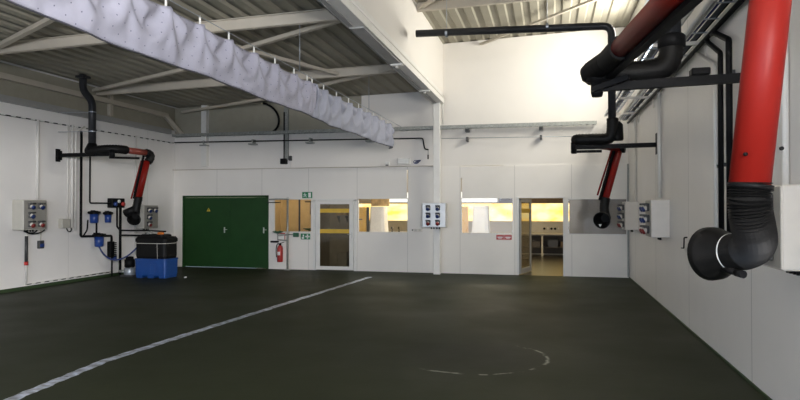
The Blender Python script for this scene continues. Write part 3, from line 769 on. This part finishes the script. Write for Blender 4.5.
# ------------------------------------------------------------------ left wall pipework
def pipe(name, pts, r, mat, label, cat='pipe', group=None, clips=(), rr=.05, n=10):
    if not clips: return solo(name, MB().tube(soft(pts, rr), r, n), mat, label, cat, group)
    t = thing(name, pts[0], label, cat, group); MB().tube(soft(pts, rr), r, n).build('tube', mat, t)
    for c in clips: MB().box(c[0]-.016, c[0]+.016, c[1]-.03, c[1]+.03, c[2]-.02, c[2]+.02).build('clip', 'sock', t)
    return t
x = XL+.04
pipe('conduit', [(x, 11.62, 3.78), (x, 11.62, 1.95)], .034, 'white_pipe', 'white conduit dropping to the socket box with five sockets', 'conduit', 'white conduits on the left wall')
pipe('conduit', [(x, 12.52, 3.75), (x, 12.52, 1.50)], .016, 'white_pipe', 'thin grey conduit dropping to the small grey junction box', 'conduit', 'white conduits on the left wall')
pipe('conduit', [(x, 12.66, 3.80), (x, 12.66, 1.30)], .034, 'white_pipe', 'white conduit between the thin grey one and the black pipe', 'conduit', 'white conduits on the left wall')
pipe('conduit', [(x, 13.05, 3.80), (x, 12.80, 3.66), (x, 12.77, 3.5), (x, 12.77, 1.25)], .030, 'white_pipe', 'white conduit with a bend on top beside the black pipe', 'conduit', 'white conduits on the left wall')
pipe('conduit', [(x, 15.02, 3.8), (x, 15.02, .5)], .024, 'white_pipe', 'white conduit passing behind the grey socket box over the tank', 'conduit', 'white conduits on the left wall')
pipe('air_pipe', [(x+.03, 12.92, 3.68), (x+.03, 12.92, 1.10), (x+.03, 14.02, 1.07), (x+.03, 14.02, .9)], .03, 'black', 'black pipe running down beside the white conduits to the ribbed manifold', 'pipe', 'black pipes on the left wall')
pipe('air_pipe', [(x+.03, 13.22, 3.1), (x+.03, 13.22, 1.92), (x+.03, 13.95, 1.92)], .020, 'black', 'thin black pipe bending right to the black valve block', 'pipe', 'black pipes on the left wall')
pipe('air_pipe', [(x+.05, 14.33, 1.85), (x+.05, 14.33, .02)], .034, 'black', 'black standpipe from the valve block down to the floor', 'pipe', 'black pipes on the left wall')
pipe('air_pipe', [(x+.05, 14.20, 1.85), (x+.05, 14.20, 1.3), (x+.05, 14.33, 1.2)], .024, 'black', 'short black pipe joining the standpipe below the valve block', 'pipe', 'black pipes on the left wall')
pipe('tank_pipe', [(x+.05, 14.33, 1.20), (-10.25, 14.35, 1.20), (-9.75, 14.35, 1.18)], .020, 'black', 'upper black pipe leading over the black tank', 'pipe', 'black pipes to the tank')
pipe('tank_pipe', [(x+.05, 14.33, 1.07), (-10.45, 14.30, 1.07), (-10.2, 14.30, 1.05)], .024, 'black', 'lower black pipe running into the side of the black tank', 'pipe', 'black pipes to the tank')
# wall cable under the grey rail
t = thing('wall_cable', (XL+.02, 5.0, 3.74), 'black and white cable with clips running along the left wall', 'cable')
MB().tube([(XL+.03, 4.0, 3.74), (XL+.03, 16.8, 3.78)], .014, 8).build('tube', 'black', t)
for i in range(38): MB().box(XL+.001, XL+.05, 7.0+i*.26, 7.12+i*.26, 3.755, 3.785).build('clip', 'sock_w', t)
# rod with red end below the first box
t = thing('drop_conduit', (XL+.05, 11.32, .15), 'conduit with a dark sleeve and red end below the five socket box', 'conduit')
MB().tube([(XL+.05, 11.32, 1.30), (XL+.05, 11.32, .12)], .022, 10).build('tube', 'white_pipe', t)
MB().tube([(XL+.05, 11.32, 1.18), (XL+.05, 11.32, .62)], .034, 10).build('sleeve', 'sock', t)
MB().tube([(XL+.05, 11.32, .62), (XL+.05, 11.32, .54)], .042, 10).build('end_ring', 'red_pl', t)
t = thing('floor_conduit', (XL+.02, 11.32, .12), 'white conduit with dark clips running along the foot of the left wall', 'conduit')
MB().tube([(XL+.02, 11.32, .125), (XL+.02, 14.1, .125)], .014, 8).build('tube', 'white_pipe', t)
for i in range(11): MB().box(XL, XL+.04, 11.36+i*.25, 11.48+i*.25, .105, .125).build('clip', 'sock', t)
t = thing('cable_loop', (XL+.1, 11.3, 1.2), 'black cables looping out under the five socket box', 'cable')
MB().tube(bez((XL+.15, 11.2, 1.3), (XL+.2, 11.25, 1.18), (XL+.15, 11.6, 1.22), (XL+.12, 11.75, 1.3), 10), .014, 8).tube(bez((XL+.2, 11.1, 1.3), (XL+.25, 11.2, 1.22), (XL+.2, 11.4, 1.24), (XL+.15, 11.5, 1.3), 10), .014, 8).build('cables', 'black', t)
t = thing('plug_socket', (XL, 11.73, .90), 'small dark blue wall socket low down beside the five socket box', 'socket')
MB().box(XL, XL+.07, 11.66, 11.80, .88, 1.06, .008).build('housing', 'sock', t); MB().box(XL+.07, XL+.09, 11.68, 11.78, .92, .99).build('lid', 'blue_pl', t)
pipe('drop_conduit', [(XL+.03, 11.73, 1.3), (XL+.03, 11.73, 1.06)], .012, 'box', 'thin grey cable from five socket box down to dark blue socket', 'conduit')
t = thing('junction_box', (XL, 12.4, 1.32), 'small grey junction box at the foot of the thin grey conduit', 'box')
MB().box(XL, XL+.12, 12.27, 12.53, 1.32, 1.54, .012).build('housing', 'box', t)
MB().tube(bez((XL+.08, 12.45, 1.32), (XL+.1, 12.45, 1.2), (XL+.1, 12.6, 1.2), (XL+.08, 12.6, 1.32), 8), .012, 8).build('cable', 'black', t)
pipe('air_hose', [(XL+.1, 13.12, 1.5), (XL+.1, 13.1, 1.25), (XL+.1, 12.98, 1.12)], .018, 'black', 'short black hose beside the blue filter bowls on the bracket', 'hose')
# filters
solo('filter_bracket', MB().box(XL, XL+.07, 12.97, 14.22, 1.64, 1.74, .006), 'white', 'cream wall rail carrying two blue filter bowls', 'bracket')
def wfilter(y, z, r, h, label, grp, base=None):
    t = thing('water_filter', (XL+.14, y, z), label, 'filter', grp)
    MB().lathe([(0, 0), (0, r*.8), (.015, r*.9), (h*.5, r*.95), (h, r), (h, 0)], (XL+.15, y, z), (0, 0, 1), 18).build('bowl', 'blue_pl', t)
    MB().lathe([(0, r*1.12), (.06, r*1.15), (.085, r*.8), (.085, 0)], (XL+.15, y, z+h), (0, 0, 1), 18).tube([(XL+.15, y-r*1.9, z+h+.04), (XL+.15, y+r*1.9, z+h+.04)], .032, 10).build('head', 'black', t)
    MB().box(XL, XL+.16, y-.03, y+.03, z+h+.05, z+h+.10).build('mount', 'black', t)
    return t
wfilter(13.28, 1.42, .105, .22, 'left blue filter bowl under the cream rail', 'blue filters')
wfilter(13.78, 1.42, .085, .20, 'right blue filter bowl under the cream rail', 'blue filters')
wfilter(13.46, .82, .115, .25, 'lowest and largest blue filter bowl on the black pipe', 'blue filters')
pipe('air_pipe', [(XL+.12, 13.4, 1.48), (XL+.12, 13.4, 1.16)], .022, 'black', 'short black pipe between upper filter bowls and lowest filter', 'pipe', 'black pipes on the left wall')
t = thing('valve_block', (XL, 14.15, 1.82), 'black valve block with blue and red handles above the filters', 'valve')
MB().box(XL, XL+.16, 13.93, 14.42, 1.80, 2.05, .012).build('body', 'black', t)
for y, mt in ((14.02, 'blue_pl'), (14.32, 'red_pl')): MB().lathe([(0, .05), (.05, .06), (.06, 0)], (XL+.16, y, 1.9), (1, 0, 0), 12).build('handle', mt, t)
MB().lathe([(0, .045), (.03, .045), (.03, 0)], (XL+.16, 14.17, 1.97), (1, 0, 0), 12).build('gauge', 'sock_w', t)
t = thing('pipe_manifold', (XL+.08, 14.0, .55), 'black ribbed manifold on the wall below the blue filters', 'manifold')
MB().box(XL, XL+.12, 13.93, 14.08, .5, .92, .01).build('body', 'black', t)
for i in range(8): MB().tube([(XL+.12, 14.06, .53+i*.05), (XL+.12, 14.14, .53+i*.05)], .014, 8).build('nipple', 'black', t)
MB().box(XL+.05, XL+.12, 14.09, 14.17, .42, .55, .01).build('tap', 'blue_pl', t)
pipe('manifold_pipe', [(XL+.06, 14.05, .5), (XL+.06, 14.05, .02)], .022, 'black', 'thin black pipe from the ribbed manifold to the floor', 'pipe')
t = thing('hose', (XL+.15, 13.46, .8), 'blue hose sagging from the lowest filter to the tank', 'hose')
MB().tube(bez((XL+.15, 13.46, .82), (XL+.25, 13.7, .25), (-10.6, 14.0, .40), (-10.18, 14.05, 1.02), 24), .020, 8).build('tube', 'blue_hose', t)
# pump on the floor
t = thing('pump', (-10.68, 14.15, 0), 'small pump with black motor and steel base beside the blue tank', 'pump')
MB().box(-10.86, -10.5, 14.0, 14.3, 0, .05, .006).build('foot', 'sock', t)
MB().lathe([(0, .13), (.03, .14), (.16, .14), (.19, .11), (.19, 0)], (-10.68, 14.15, .05), (0, 0, 1), 20).build('casing', 'galv', t)
MB().lathe([(0, .10), (.02, .13), (.20, .13), (.22, .10), (.28, .09), (.29, 0)], (-10.68, 14.15, .24), (0, 0, 1), 20).build('motor', 'black', t)
for xa, xb in ((-10.82, -11.0), (-10.54, -10.44)): MB().tube([(xa, 14.15, .13), (xb, 14.15, .13)], .035, 10).build('port', 'galv_dull', t)
# tank
def rrect(cx, cy, hx, hy, r, z, n=5):
    out = []
    for (sx, sy, a0) in ((1, 1, 0), (-1, 1, 90), (-1, -1, 180), (1, -1, 270)):
        for i in range(n+1):
            a = math.radians(a0+90*i/n); out.append((cx+sx*(hx-r)+r*math.cos(a), cy+sy*(hy-r)+r*math.sin(a), z))
    return out
def loft(rings):
    k = len(rings[0]); vs = [v for r in rings for v in r]; m = MB()
    m.add(vs, [(i*k+j, i*k+(j+1) % k, (i+1)*k+(j+1) % k, (i+1)*k+j) for i in range(len(rings)-1) for j in range(k)], False)
    m.add(rings[0], [tuple(range(k))]); m.add(rings[-1], [tuple(range(k))]); return m
cx, cy = -9.90, 14.18
t = thing('storage_tank', (cx, cy, 0), 'black plastic tank in a blue tub on the floor by the green door', 'tank')
b = loft([rrect(cx, cy, 0.439, 0.272, .06, .07), rrect(cx, cy, 0.448, 0.280, .06, .10), rrect(cx, cy, 0.457, 0.288, .07, .46), rrect(cx, cy, 0.470, 0.300, .07, .47), rrect(cx, cy, 0.470, 0.300, .07, .50)])
for sx in (-1, 0, 1): b.box(cx+sx*.33-.09, cx+sx*.33+.09, cy-.26, cy+.26, 0, .075, .01)
b = b.build('tub', 'blue_tank', t)
MB().box(cx+.02, cx+.16, cy-.298, cy-.28, .10, .36, .008).build('tub_recess', 'blue_tank', b)
b = loft([rrect(cx, cy, 0.430, 0.264, .09, .50), rrect(cx, cy, 0.448, 0.280, .10, .56), rrect(cx, cy, 0.448, 0.280, .10, .92), rrect(cx, cy, 0.466, 0.296, .10, .93), rrect(cx, cy, 0.466, 0.296, .10, 1.0), rrect(cx, cy, 0.430, 0.264, .10, 1.06)]).build('body', 'rubber', t)
l = loft([rrect(cx-.02, cy, 0.351, 0.224, .10, 1.06), rrect(cx-.02, cy, 0.351, 0.224, .10, 1.10), rrect(cx-.02, cy, 0.316, 0.200, .10, 1.12)]).build('lid', 'rubber', t)
MB().lathe([(0, .085), (.06, .08), (.07, .05), (.07, 0)], (cx+.20, cy-.12, 1.11), (0, 0, 1), 16).build('cap', 'orange', l)
ring = rrect(cx, cy, 0.469, 0.299, .10, .89); MB().tube(ring, .007, 6, closed=True).tube([(cx+.22, cy-.303, .90), (cx+.22, cy-.288, .5)], .006, 6).build('strap', 'box_w', t)
solo('loose_fitting', MB().tube([(cx-.25, cy-.1, 1.15), (cx-.05, cy-.14, 1.15)], .028, 10).box(cx-.2, cx-.1, cy-.15, cy-.08, 1.121, 1.18), 'galv_dull', 'grey fitting lying on the lid of the black tank', 'fitting')

# ------------------------------------------------------------------ cable trays and cables of the back wall
def tray(name, axis, a, b, fixed, z, w, label, grp, mat='galv', rung=.3, side=.05):
    t = thing(name, (fixed, a, z) if axis == 'y' else (a, fixed, z), label, 'cable tray', grp)
    m = MB()
    def bx(m, l0, l1, c0, c1, z0, z1):
        if axis == 'y': m.box(c0, c1, l0, l1, z0, z1)
        else: m.box(l0, l1, c0, c1, z0, z1)
    for c in (fixed-w/2, fixed+w/2):
        k = MB(); bx(k, a, b, c-.006, c+.006, z, z+side); k.build('side_rail', mat, t)
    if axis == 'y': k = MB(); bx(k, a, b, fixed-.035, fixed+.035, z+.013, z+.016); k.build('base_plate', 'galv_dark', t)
    i = a+.05
    while i < b: k = MB(); bx(k, i, i+.03, fixed-w/2, fixed+w/2, z, z+.012); k.build('rung', mat, t); i += rung
    return t
G = 'galvanised cable trays'
tray('cable_tray', 'x', -11.1, 1.2, 16.72, 3.95, .2, 'galvanised cable tray running across the whole back wall', G, 'galv_dull', .16, .085)
tray('cable_tray', 'y', 3.0, 16.6, 1.86, 4.0, .22, 'galvanised cable tray tight against the right wall', G, 'galv', .6, .06)
tray('cable_tray', 'y', 3.0, 16.6, 1.52, 4.12, .26, 'galvanised cable tray farther out from the right wall', G, 'galv', .6, .07)
for i, y in enumerate((5.0, 6.9, 8.8, 10.7, 12.9, 15.0)):
    solo('tray_bracket', MB().box(1.36, XR, y-.02, y+.02, 3.94, 3.985).box(XR-.02, XR, y-.03, y+.03, 3.75, 4.25), 'box_w', 'pale wall bracket under the trays on the right wall, one of several alike', 'bracket', 'brackets of the right wall trays')
for i, (xx, zz, mt, r, lb) in enumerate(((1.42, 4.145, 'blue_hose', .016, 'blue cable at the outer edge of the outer tray'), (1.48, 4.145, 'galv', .014, 'grey cable beside the outer blue cable in the tray'), (1.58, 4.145, 'blue_hose', .016, 'second blue cable lying in the outer tray'), (1.80, 4.025, 'blue_hose', .014, 'blue cable lying in the inner tray by the wall'), (1.90, 4.025, 'black', .016, 'black cable lying in the inner tray by the wall'))):
    solo('cable', MB().tube([(xx, 3.0, zz), (xx, 16.5, zz)], r, 8), mt, lb, 'cable', 'cables in the right wall trays')
solo('conduit', MB().tube([(1.70, 3.0, 4.02), (1.70, 16.5, 4.02)], .026, 10), 'white_pipe', 'white conduit running between the two trays of the right wall', 'conduit')
solo('air_main', MB().tube([(1.93, 3.0, 3.93), (1.93, 16.4, 3.93)], .03, 10), 'black', 'black pipe running just below the inner tray of the right wall', 'pipe')
G = 'black drop pipes on the right wall'
xx = XR-.06
pipe('drop_pipe', [(xx, 8.5, 3.93), (xx, 8.4, 3.86), (xx, 7.85, 3.60), (xx, 7.85, 1.5)], .03, 'black', 'black drop pipe on the right wall, the one farther from the red arm', 'pipe', G, ((XR-.02, 7.85, 3.3), (XR-.02, 7.85, 2.3)), .03)
pipe('drop_pipe', [(xx, 8.25, 3.93), (xx, 8.1, 3.90), (xx, 7.5, 3.66), (xx, 7.5, 1.5)], .034, 'black', 'black drop pipe on the right wall, half behind the red tube', 'pipe', G, ((XR-.02, 7.5, 3.3), (XR-.02, 7.5, 2.3)), .03)
pipe('conduit', [(xx+.02, 9.3, 3.98), (xx+.02, 8.25, 3.56), (xx+.02, 8.17, 3.5), (xx+.02, 8.17, 1.0)], .026, 'white_pipe', 'white conduit with a slanted top beside the black drop pipes', 'conduit', 'white conduits on the right wall', ((XR-.02, 8.17, 2.3),), .05)
pipe('conduit', [(xx+.02, 12.1, 3.95), (xx+.02, 12.1, 1.98)], .034, 'white_pipe', 'white conduit dropping to the middle socket box of the right wall', 'conduit', 'white conduits on the right wall')
pipe('conduit', [(xx+.02, 15.3, 3.95), (xx+.02, 15.3, 1.94)], .03, 'white_pipe', 'white conduit dropping to the corner socket box of the right wall', 'conduit', 'white conduits on the right wall')
pipe('conduit', [(xx+.02, 5.9, 3.95), (xx+.02, 5.9, 1.3)], .03, 'white_pipe', 'white conduit behind the red tube near the right photo edge', 'conduit', 'white conduits on the right wall')
pipe('wall_hook', [(XR-.005, 9.95, 1.36), (XR-.05, 9.95, 1.36), (XR-.05, 9.97, 1.20), (XR-.05, 10.15, 1.19)], .010, 'black', 'small black hook on the right wall beside the big hood', 'hook', rr=.02)
solo('corner_rail', MB().box(XR-.045, XR-.012, 16.80, 16.88, .03, 2.93), 'galv_dull', 'dark upright rail in the corner of the right wall and office', 'rail')
# thin black pipe of the back wall
t = thing('back_wall_pipe', (-11.0, 16.75, 3.76), 'thin black pipe along the back wall ending in a drop by the column', 'pipe')
MB().tube(soft([(-11.1, 16.75, 3.79), (-3.38, 16.75, 3.72), (-3.33, 16.75, 3.42), (-3.22, 16.75, 3.40)], .05), .018, 8).build('tube', 'black', t)
for xx in (-10.1, -8.5, -6.7, -4.9): MB().box(xx-.12, xx+.08, 16.70, 16.93, 3.66, 3.70).box(xx-.02, xx+.02, 16.72, 16.92, 3.66, 3.82).build('bracket', 'galv_dull', t)
solo('pull_chain', MB().tube([(-3.23, 16.75, 3.38), (-3.23, 16.75, 3.25)], .005, 6).tube([(-3.23, 16.75, 3.26), (-3.23, 16.75, 3.14)], .018, 8), 'black', 'short black pull hanging from the pipe end by the column', 'pull')
t = thing('steel_wire', (-2.85, 16.75, 3.70), 'thin pale wire along the back wall right of the column', 'wire')
MB().tube([(-2.86, 16.75, 3.70), (.9, 16.75, 3.66)], .008, 6).build('strand', 'galv', t)
for xx in (-2.15, -.2): MB().box(xx-.03, xx+.03, 16.72, 16.93, 3.60, 3.72).build('bracket', 'sock', t); MB().box(xx-.05, xx+.05, 16.70, 16.925, 3.86, 3.94).build('tray_bracket', 'sock', t)
t = thing('cable_channel', (-7.5, 16.9, 3.05), 'grey cable channel with black socket end on the back wall', 'channel')
MB().box(-7.56, -7.42, 16.86, 16.93, 3.2, 4.75).build('channel', 'galv_dull', t)
MB().tube([(-7.54, 16.84, 4.6), (-7.54, 16.84, 3.2)], .018, 8).build('cable', 'black', t)
MB().box(-7.64, -7.46, 16.78, 16.93, 3.08, 3.24, .01).build('socket', 'black', t)
solo('isolator_switch', MB().box(-7.40, -7.32, 16.86, 16.93, 3.18, 3.32, .006), 'sock', 'small dark switch on the back wall right of the cable channel', 'switch')
t = thing('curved_hose', (-8.0, 16.7, 4.0), 'black curved hose coming from the roof behind the curtain', 'hose')
MB().tube(bez((-8.1, 16.6, 4.85), (-7.62, 16.7, 4.75), (-7.50, 16.75, 4.2), (-7.85, 16.72, 4.02), 14), .032, 10).build('tube', 'black', t)
pipe('conduit', [(-7.36, 16.92, 4.0), (-7.36, 16.92, 2.98)], .010, 'white_pipe', 'thin pale conduit on the back wall right of the dark switch', 'conduit')
# lamp-side conduit on valley beam
pipe('conduit', [(-2.80, -4.9, 4.82), (-2.80, 16.70, 4.82), (-2.82, 16.76, 4.70), (-2.82, 16.80, 4.1)], .022, 'white_pipe', 'white conduit on top of the valley beam bending down the column', 'conduit', rr=.12)
for y, lb in ((11.8, 'small white fitting on the valley beam, the nearer one'), (14.6, 'small white fitting on the valley beam, the farther one')):
    t = thing('beam_fitting', (-2.9, y, 4.58), lb, 'fitting', 'fittings on the valley beam')
    MB().box(-3.02, -2.78, y-.05, y+.05, 4.59, 4.625, .005).build('plate', 'white', t); MB().tube([(-2.9, y, 4.59), (-2.9, y, 4.54)], .03, 10).build('stud', 'alu', t)
t = thing('emergency_light', (-3.95, 16.8, 3.04), 'white rectangular box on the back wall above the windows', 'box')
MB().box(-4.12, -3.77, 16.83, 16.93, 3.02, 3.19, .01).build('housing', 'white', t); MB().box(-4.09, -3.80, 16.825, 16.83, 3.04, 3.17).build('cover', 'sock_w', t)
t = thing('wall_sensor', (-4.42, 16.8, 3.0), 'small white sensor left of the white rectangular box', 'sensor')
MB().box(-4.48, -4.36, 16.85, 16.93, 2.99, 3.09, .01).build('housing', 'white', t); MB().box(-4.46, -4.38, 16.82, 16.85, 2.985, 3.01).build('eye', 'black', t)
m = MB()
for k in range(3): m.tube([(-3.57+.075*math.cos(a*PI/8)+.03*(k-1), 16.90-.012*k, 3.08+.045*math.sin(a*PI/8+k)) for a in range(16)], .008, 6, closed=True)
solo('cable_coil', m, 'blue_hose', 'small coil of bluish cable on the back wall beside the column', 'cable')

# ------------------------------------------------------------------ things on the partition
# emergency shower
t = thing('emergency_shower', (-7.40, 16.7, 0), 'galvanised emergency shower post with green eyewash bowls before the warm window', 'emergency shower')
MB().tube([(-7.37, 16.72, 0), (-7.37, 16.72, 2.08)], .03, 12).lathe([(0, .09), (.02, .09), (.03, .04), (.03, 0)], (-7.37, 16.72, 0), (0, 0, 1), 14).build('post', 'galv_dull', t)
MB().tube(soft([(-7.33, 16.72, 2.05), (-7.85, 16.72, 2.05), (-7.95, 16.66, 2.04)], .03), .022, 10).build('shower_arm', 'galv_dull', t)
MB().tube([(-8.06, 16.78, 1.955), (-7.55, 16.62, 1.955)], .012, 8).build('pull_rod', 'black', t)
bwl = MB().lathe([(0, 0), (0, .05), (.03, .13), (.06, .16), (.06, .15), (.035, .12), (.015, 0)], (-7.62, 16.60, 1.06), (0, 0, 1), 20).build('eyewash_bowl', 'green_dk', t)
for dx in (-.07, .07): MB().lathe([(0, .02), (.05, .03), (.06, .02), (.06, 0)], (-7.62+dx, 16.60, 1.08), (0, 0, 1), 10).build('nozzle', 'green_dk', bwl)
MB().tube(soft([(-7.37, 16.72, 1.02), (-7.5, 16.66, 1.02), (-7.62, 16.60, 1.0), (-7.62, 16.60, 1.07)], .03), .024, 10).build('bowl_arm', 'galv_dull', t)
MB().tube([(-7.62, 16.6, 1.0), (-7.62, 16.6, .88), (-7.38, 16.7, .86)], .02, 8).build('drain', 'galv_dull', t)
MB().tube([(-7.37, 16.7, 1.03), (-7.05, 16.7, 1.03)], .016, 8).build('side_arm', 'galv_dull', t)
MB().box(-7.18, -7.0, 16.66, 16.69, .96, 1.08, .01).build('push_plate', 'green_dk', t)
MB().lathe([(0, .02), (0, .03), (.04, .03), (.05, 0)], (-7.37, 16.72, 2.06), (.5, -.3, .8), 10).build('valve', 'alu', t)
t = thing('eyewash_station', (-6.9, 16.7, 1.1), 'second eyewash with green bowl and dark pipes at the dark pane', 'eyewash')
MB().lathe([(0, 0), (0, .05), (.03, .12), (.055, .15), (.055, .14), (.035, .11), (.015, 0)], (-6.90, 17.12, 1.14), (0, 0, 1), 20).build('bowl', 'green_dk', t)
MB().tube(soft([(-7.02, 17.2, 1.98), (-6.76, 17.2, 1.98), (-6.76, 17.2, 1.16), (-6.9, 17.15, 1.12)], .03), .02, 8).build('pipe', 'sock', t)
MB().tube([(-6.86, 17.2, 1.98), (-6.86, 17.2, 1.6)], .012, 8).build('pull_rod', 'sock', t)
# fire extinguisher
t = thing('fire_extinguisher', (-7.62, 16.78, .22), 'red fire extinguisher hung on the wall below its sign', 'fire extinguisher')
c = (-7.64, 16.80)
b = MB().lathe([(0, 0), (0, .075), (.02, .085), (.40, .085), (.46, .06), (.49, .03), (.49, 0)], (*c, .22), (0, 0, 1), 20).build('cylinder', 'red_pl', t)
MB().box(c[0]-.04, c[0]+.04, 16.711, 16.716, .42, .52).build('label', 'sign_white', b)
MB().box(c[0]-.03, c[0]+.03, c[1]-.03, c[1]+.03, .70, .76, .006).bar((c[0], c[1], .76), (c[0]+.13, c[1]-.02, .80), .03, .014).build('valve', 'black', t)
MB().tube(bez((c[0]-.03, c[1], .74), (c[0]-.12, c[1], .80), (c[0]-.14, c[1], .6), (c[0]-.10, c[1]-.02, .36), 12), .014, 8).build('hose', 'black', t)
MB().box(c[0]-.03, c[0]+.03, c[1]+.06, YB, .62, .68).build('wall_hook', 'black', t)
solo('tool_holder', MB().box(-7.95, -7.72, 16.80, 16.9, .78, .83, .008), 'black', 'small black holder on the wall left of the extinguisher', 'holder')
# signs
def sign(name, x0, x1, z0, z1, mat, marks, label, cat='sign', grp='safety signs'):
    t = thing(name, ((x0+x1)/2, YB-.006, z0), label, cat, grp)
    MB().box(x0, x1, YB-.008, YB-.001, z0, z1).build('plate', mat, t)
    for k, (mm, nm) in enumerate(marks): mm.build(nm, 'sign_white' if mat != 'sign_white' else 'red_pl', t)
    return t
def flat(poly): return MB().prism(poly, YB-.010, YB-.0075, 1)
def runner(cx, cz, s):
    m = MB()
    for poly in ([(-.25, .32), (-.12, .42), (-.02, .32), (-.14, .24)], [(-.30, .18), (-.05, .22), (.10, -.08), (-.08, -.14)], [(-.08, -.05), (.06, -.10), (.26, -.42), (.14, -.45)], [(-.16, -.06), (-.04, -.10), (-.22, -.34), (-.48, -.34), (-.48, -.25), (-.27, -.24)], [(-.02, .2), (.26, .06), (.22, -.02), (-.02, .1)], [(-.25, .2), (-.45, .0), (-.38, -.05), (-.18, .1)]):
        q = [(cx+x*s, cz+z*s) for x, z in poly]; m.prism(q, YB-.010, YB-.0075, 1)
    return m
sign('exit_sign', -6.99, -6.68, 2.08, 2.26, 'green_sign', [(runner(-6.89, 2.17, .16), 'running_figure'), (flat([(-6.80, 2.10), (-6.72, 2.10), (-6.72, 2.24), (-6.80, 2.24)]), 'doorway')], 'green exit sign with running figure above the dark window pane')
sign('first_aid_sign', -7.03, -6.74, .88, 1.05, 'green_sign', [(MB().box(-6.845, -6.805, YB-.010, YB-.0075, .90, 1.03).box(-6.89, -6.76, YB-.010, YB-.0075, .945, .985), 'cross'), (MB().box(-7.0, -6.93, YB-.010, YB-.0075, .90, .95).box(-6.97, -6.93, YB-.010, YB-.0075, .96, 1.02), 'eyewash_symbol')], 'green first aid sign below the dark window pane')
sign('extinguisher_sign', -7.76, -7.52, .84, 1.06, 'red_pl', [(MB().box(-7.735, -7.545, YB-.010, YB-.0075, .865, 1.035), 'white_field')], 'small red and white extinguisher sign above the fire extinguisher')
G = 'red plates under the window'
for x0, lb in ((-1.385, 'left of two red plates under the window beside the open door'), (-1.175, 'right of two red plates under the window beside the open door')):
    t = thing('red_plate', (x0+.10, YB-.01, .95), lb, 'sign', G)
    MB().box(x0, x0+.20, YB-.012, YB-.001, .94, 1.07, .003).build('plate', 'red_pl', t)
    MB().box(x0+.03, x0+.17, YB-.0135, YB-.012, .995, 1.02).box(x0+.05, x0+.15, YB-.0135, YB-.012, .965, .978).build('print', 'sign_white', t)
t = thing('wall_plate', (-3.6, YB-.02, 1.14), 'small cream double socket plate on the partition left of the column', 'socket')
MB().box(-3.68, -3.42, YB-.02, YB-.001, 1.13, 1.22, .004).build('plate', 'box_w', t)
for xx in (-3.61, -3.49): MB().box(xx-.03, xx+.03, YB-.024, YB-.02, 1.15, 1.20).build('outlet', 'box', t)
solo('door_stop', MB().lathe([(0, .02), (.02, .02), (.02, 0)], (-3.82+.12, YB-.001, 1.18), (0, -1, 0), 10), 'black', 'small black button on the partition beside the cream socket plate', 'button')
solo('floor_scrap', MB().box(-9.12, -9.06, 14.2, 14.25, 0, .03, .008), 'sock_w', 'tiny white scrap on the floor right of the blue tub', 'scrap')

# ------------------------------------------------------------------ light
w = bpy.data.worlds.new('World'); scn.world = w; w.use_nodes = True
nt = w.node_tree; bg = nt.nodes['Background']
sky = nt.nodes.new('ShaderNodeTexSky'); sky.sky_type = 'NISHITA'; sky.sun_disc = False; sky.sun_elevation = math.radians(35); sky.sun_rotation = math.radians(60)
nt.links.new(sky.outputs[0], bg.inputs[0]); bg.inputs[1].default_value = .12

def area(name, loc, rot, sx, sy, power, color):
    l = bpy.data.lights.new(name, 'AREA'); l.shape = 'RECTANGLE'; l.size = sx; l.size_y = sy; l.energy = power; l.color = color
    o = bpy.data.objects.new(name, l); COL.objects.link(o); o.location = loc; o.rotation_euler = rot; return o
area('gate_daylight', (-3.2, YF-3.0, 2.6), (PI/2, 0, 0), 12, 5.0, 1350, (.62, .76, 1.0))
for i, (a, b, l, h) in enumerate(HW):
    area('side_window_and_fill', (XR+.05, (a+b)/2, (l+h)/2), (0, PI/2-(0, .1)[i], 0), h-l-.1, b-a-.1, (2350, 285)[i], ((.98, .96, .95), (1.0, .95, .83))[i])  # first light feeds the added unseen window, second the real one
def point(name, loc, power, color, r=.15):
    l = bpy.data.lights.new(name, 'POINT'); l.energy = power; l.color = color; l.shadow_soft_size = r
    o = bpy.data.objects.new(name, l); COL.objects.link(o); o.location = loc; return o
area('office_fill', (-3, 18.0, 2.9), (-.35, 0, 0), 6, .5, 95, (1.0, .93, .8))  # added unseen light that brightens the draped sheets from the front
area('office_fill', (-3, 20.5, 2.93), (0, 0, 0), 5, .4, 170, (1.0, .85, .6))  # added to brighten the office, no fixture behind it
point('store_fill', (-6.3, 17.5, 2.6), 5, (1.0, .85, .65))  # added to lift the dim store behind the door glass
point('washroom_fill', (-7.5, 17.8, 2.6), 10, (1.0, .83, .60))  # added unseen light, gives the first window its warm tone

# ------------------------------------------------------------------ camera
F = 620
cam = bpy.data.cameras.new('Camera'); cam.sensor_width = 36; cam.lens = 36*F/800; cam.clip_start = .05
co = bpy.data.objects.new('Camera', cam); COL.objects.link(co)
co.location = (0, 0, 1.8)
co.rotation_euler = (PI/2+math.atan(7.8/F), 0, math.atan(149/F))
scn.camera = co
for o in bpy.data.objects:
    if '_o' in o: del o['_o']
scn.view_settings.view_transform = 'Standard'; scn.view_settings.look = 'None'
scn.view_settings.exposure = 0; scn.view_settings.gamma = 1; scn.view_settings.use_curve_mapping = False
scn.cycles.use_denoising = True
scn.cycles.max_bounces = 10; scn.cycles.diffuse_bounces = 6
scn.cycles.sample_clamp_indirect = 6
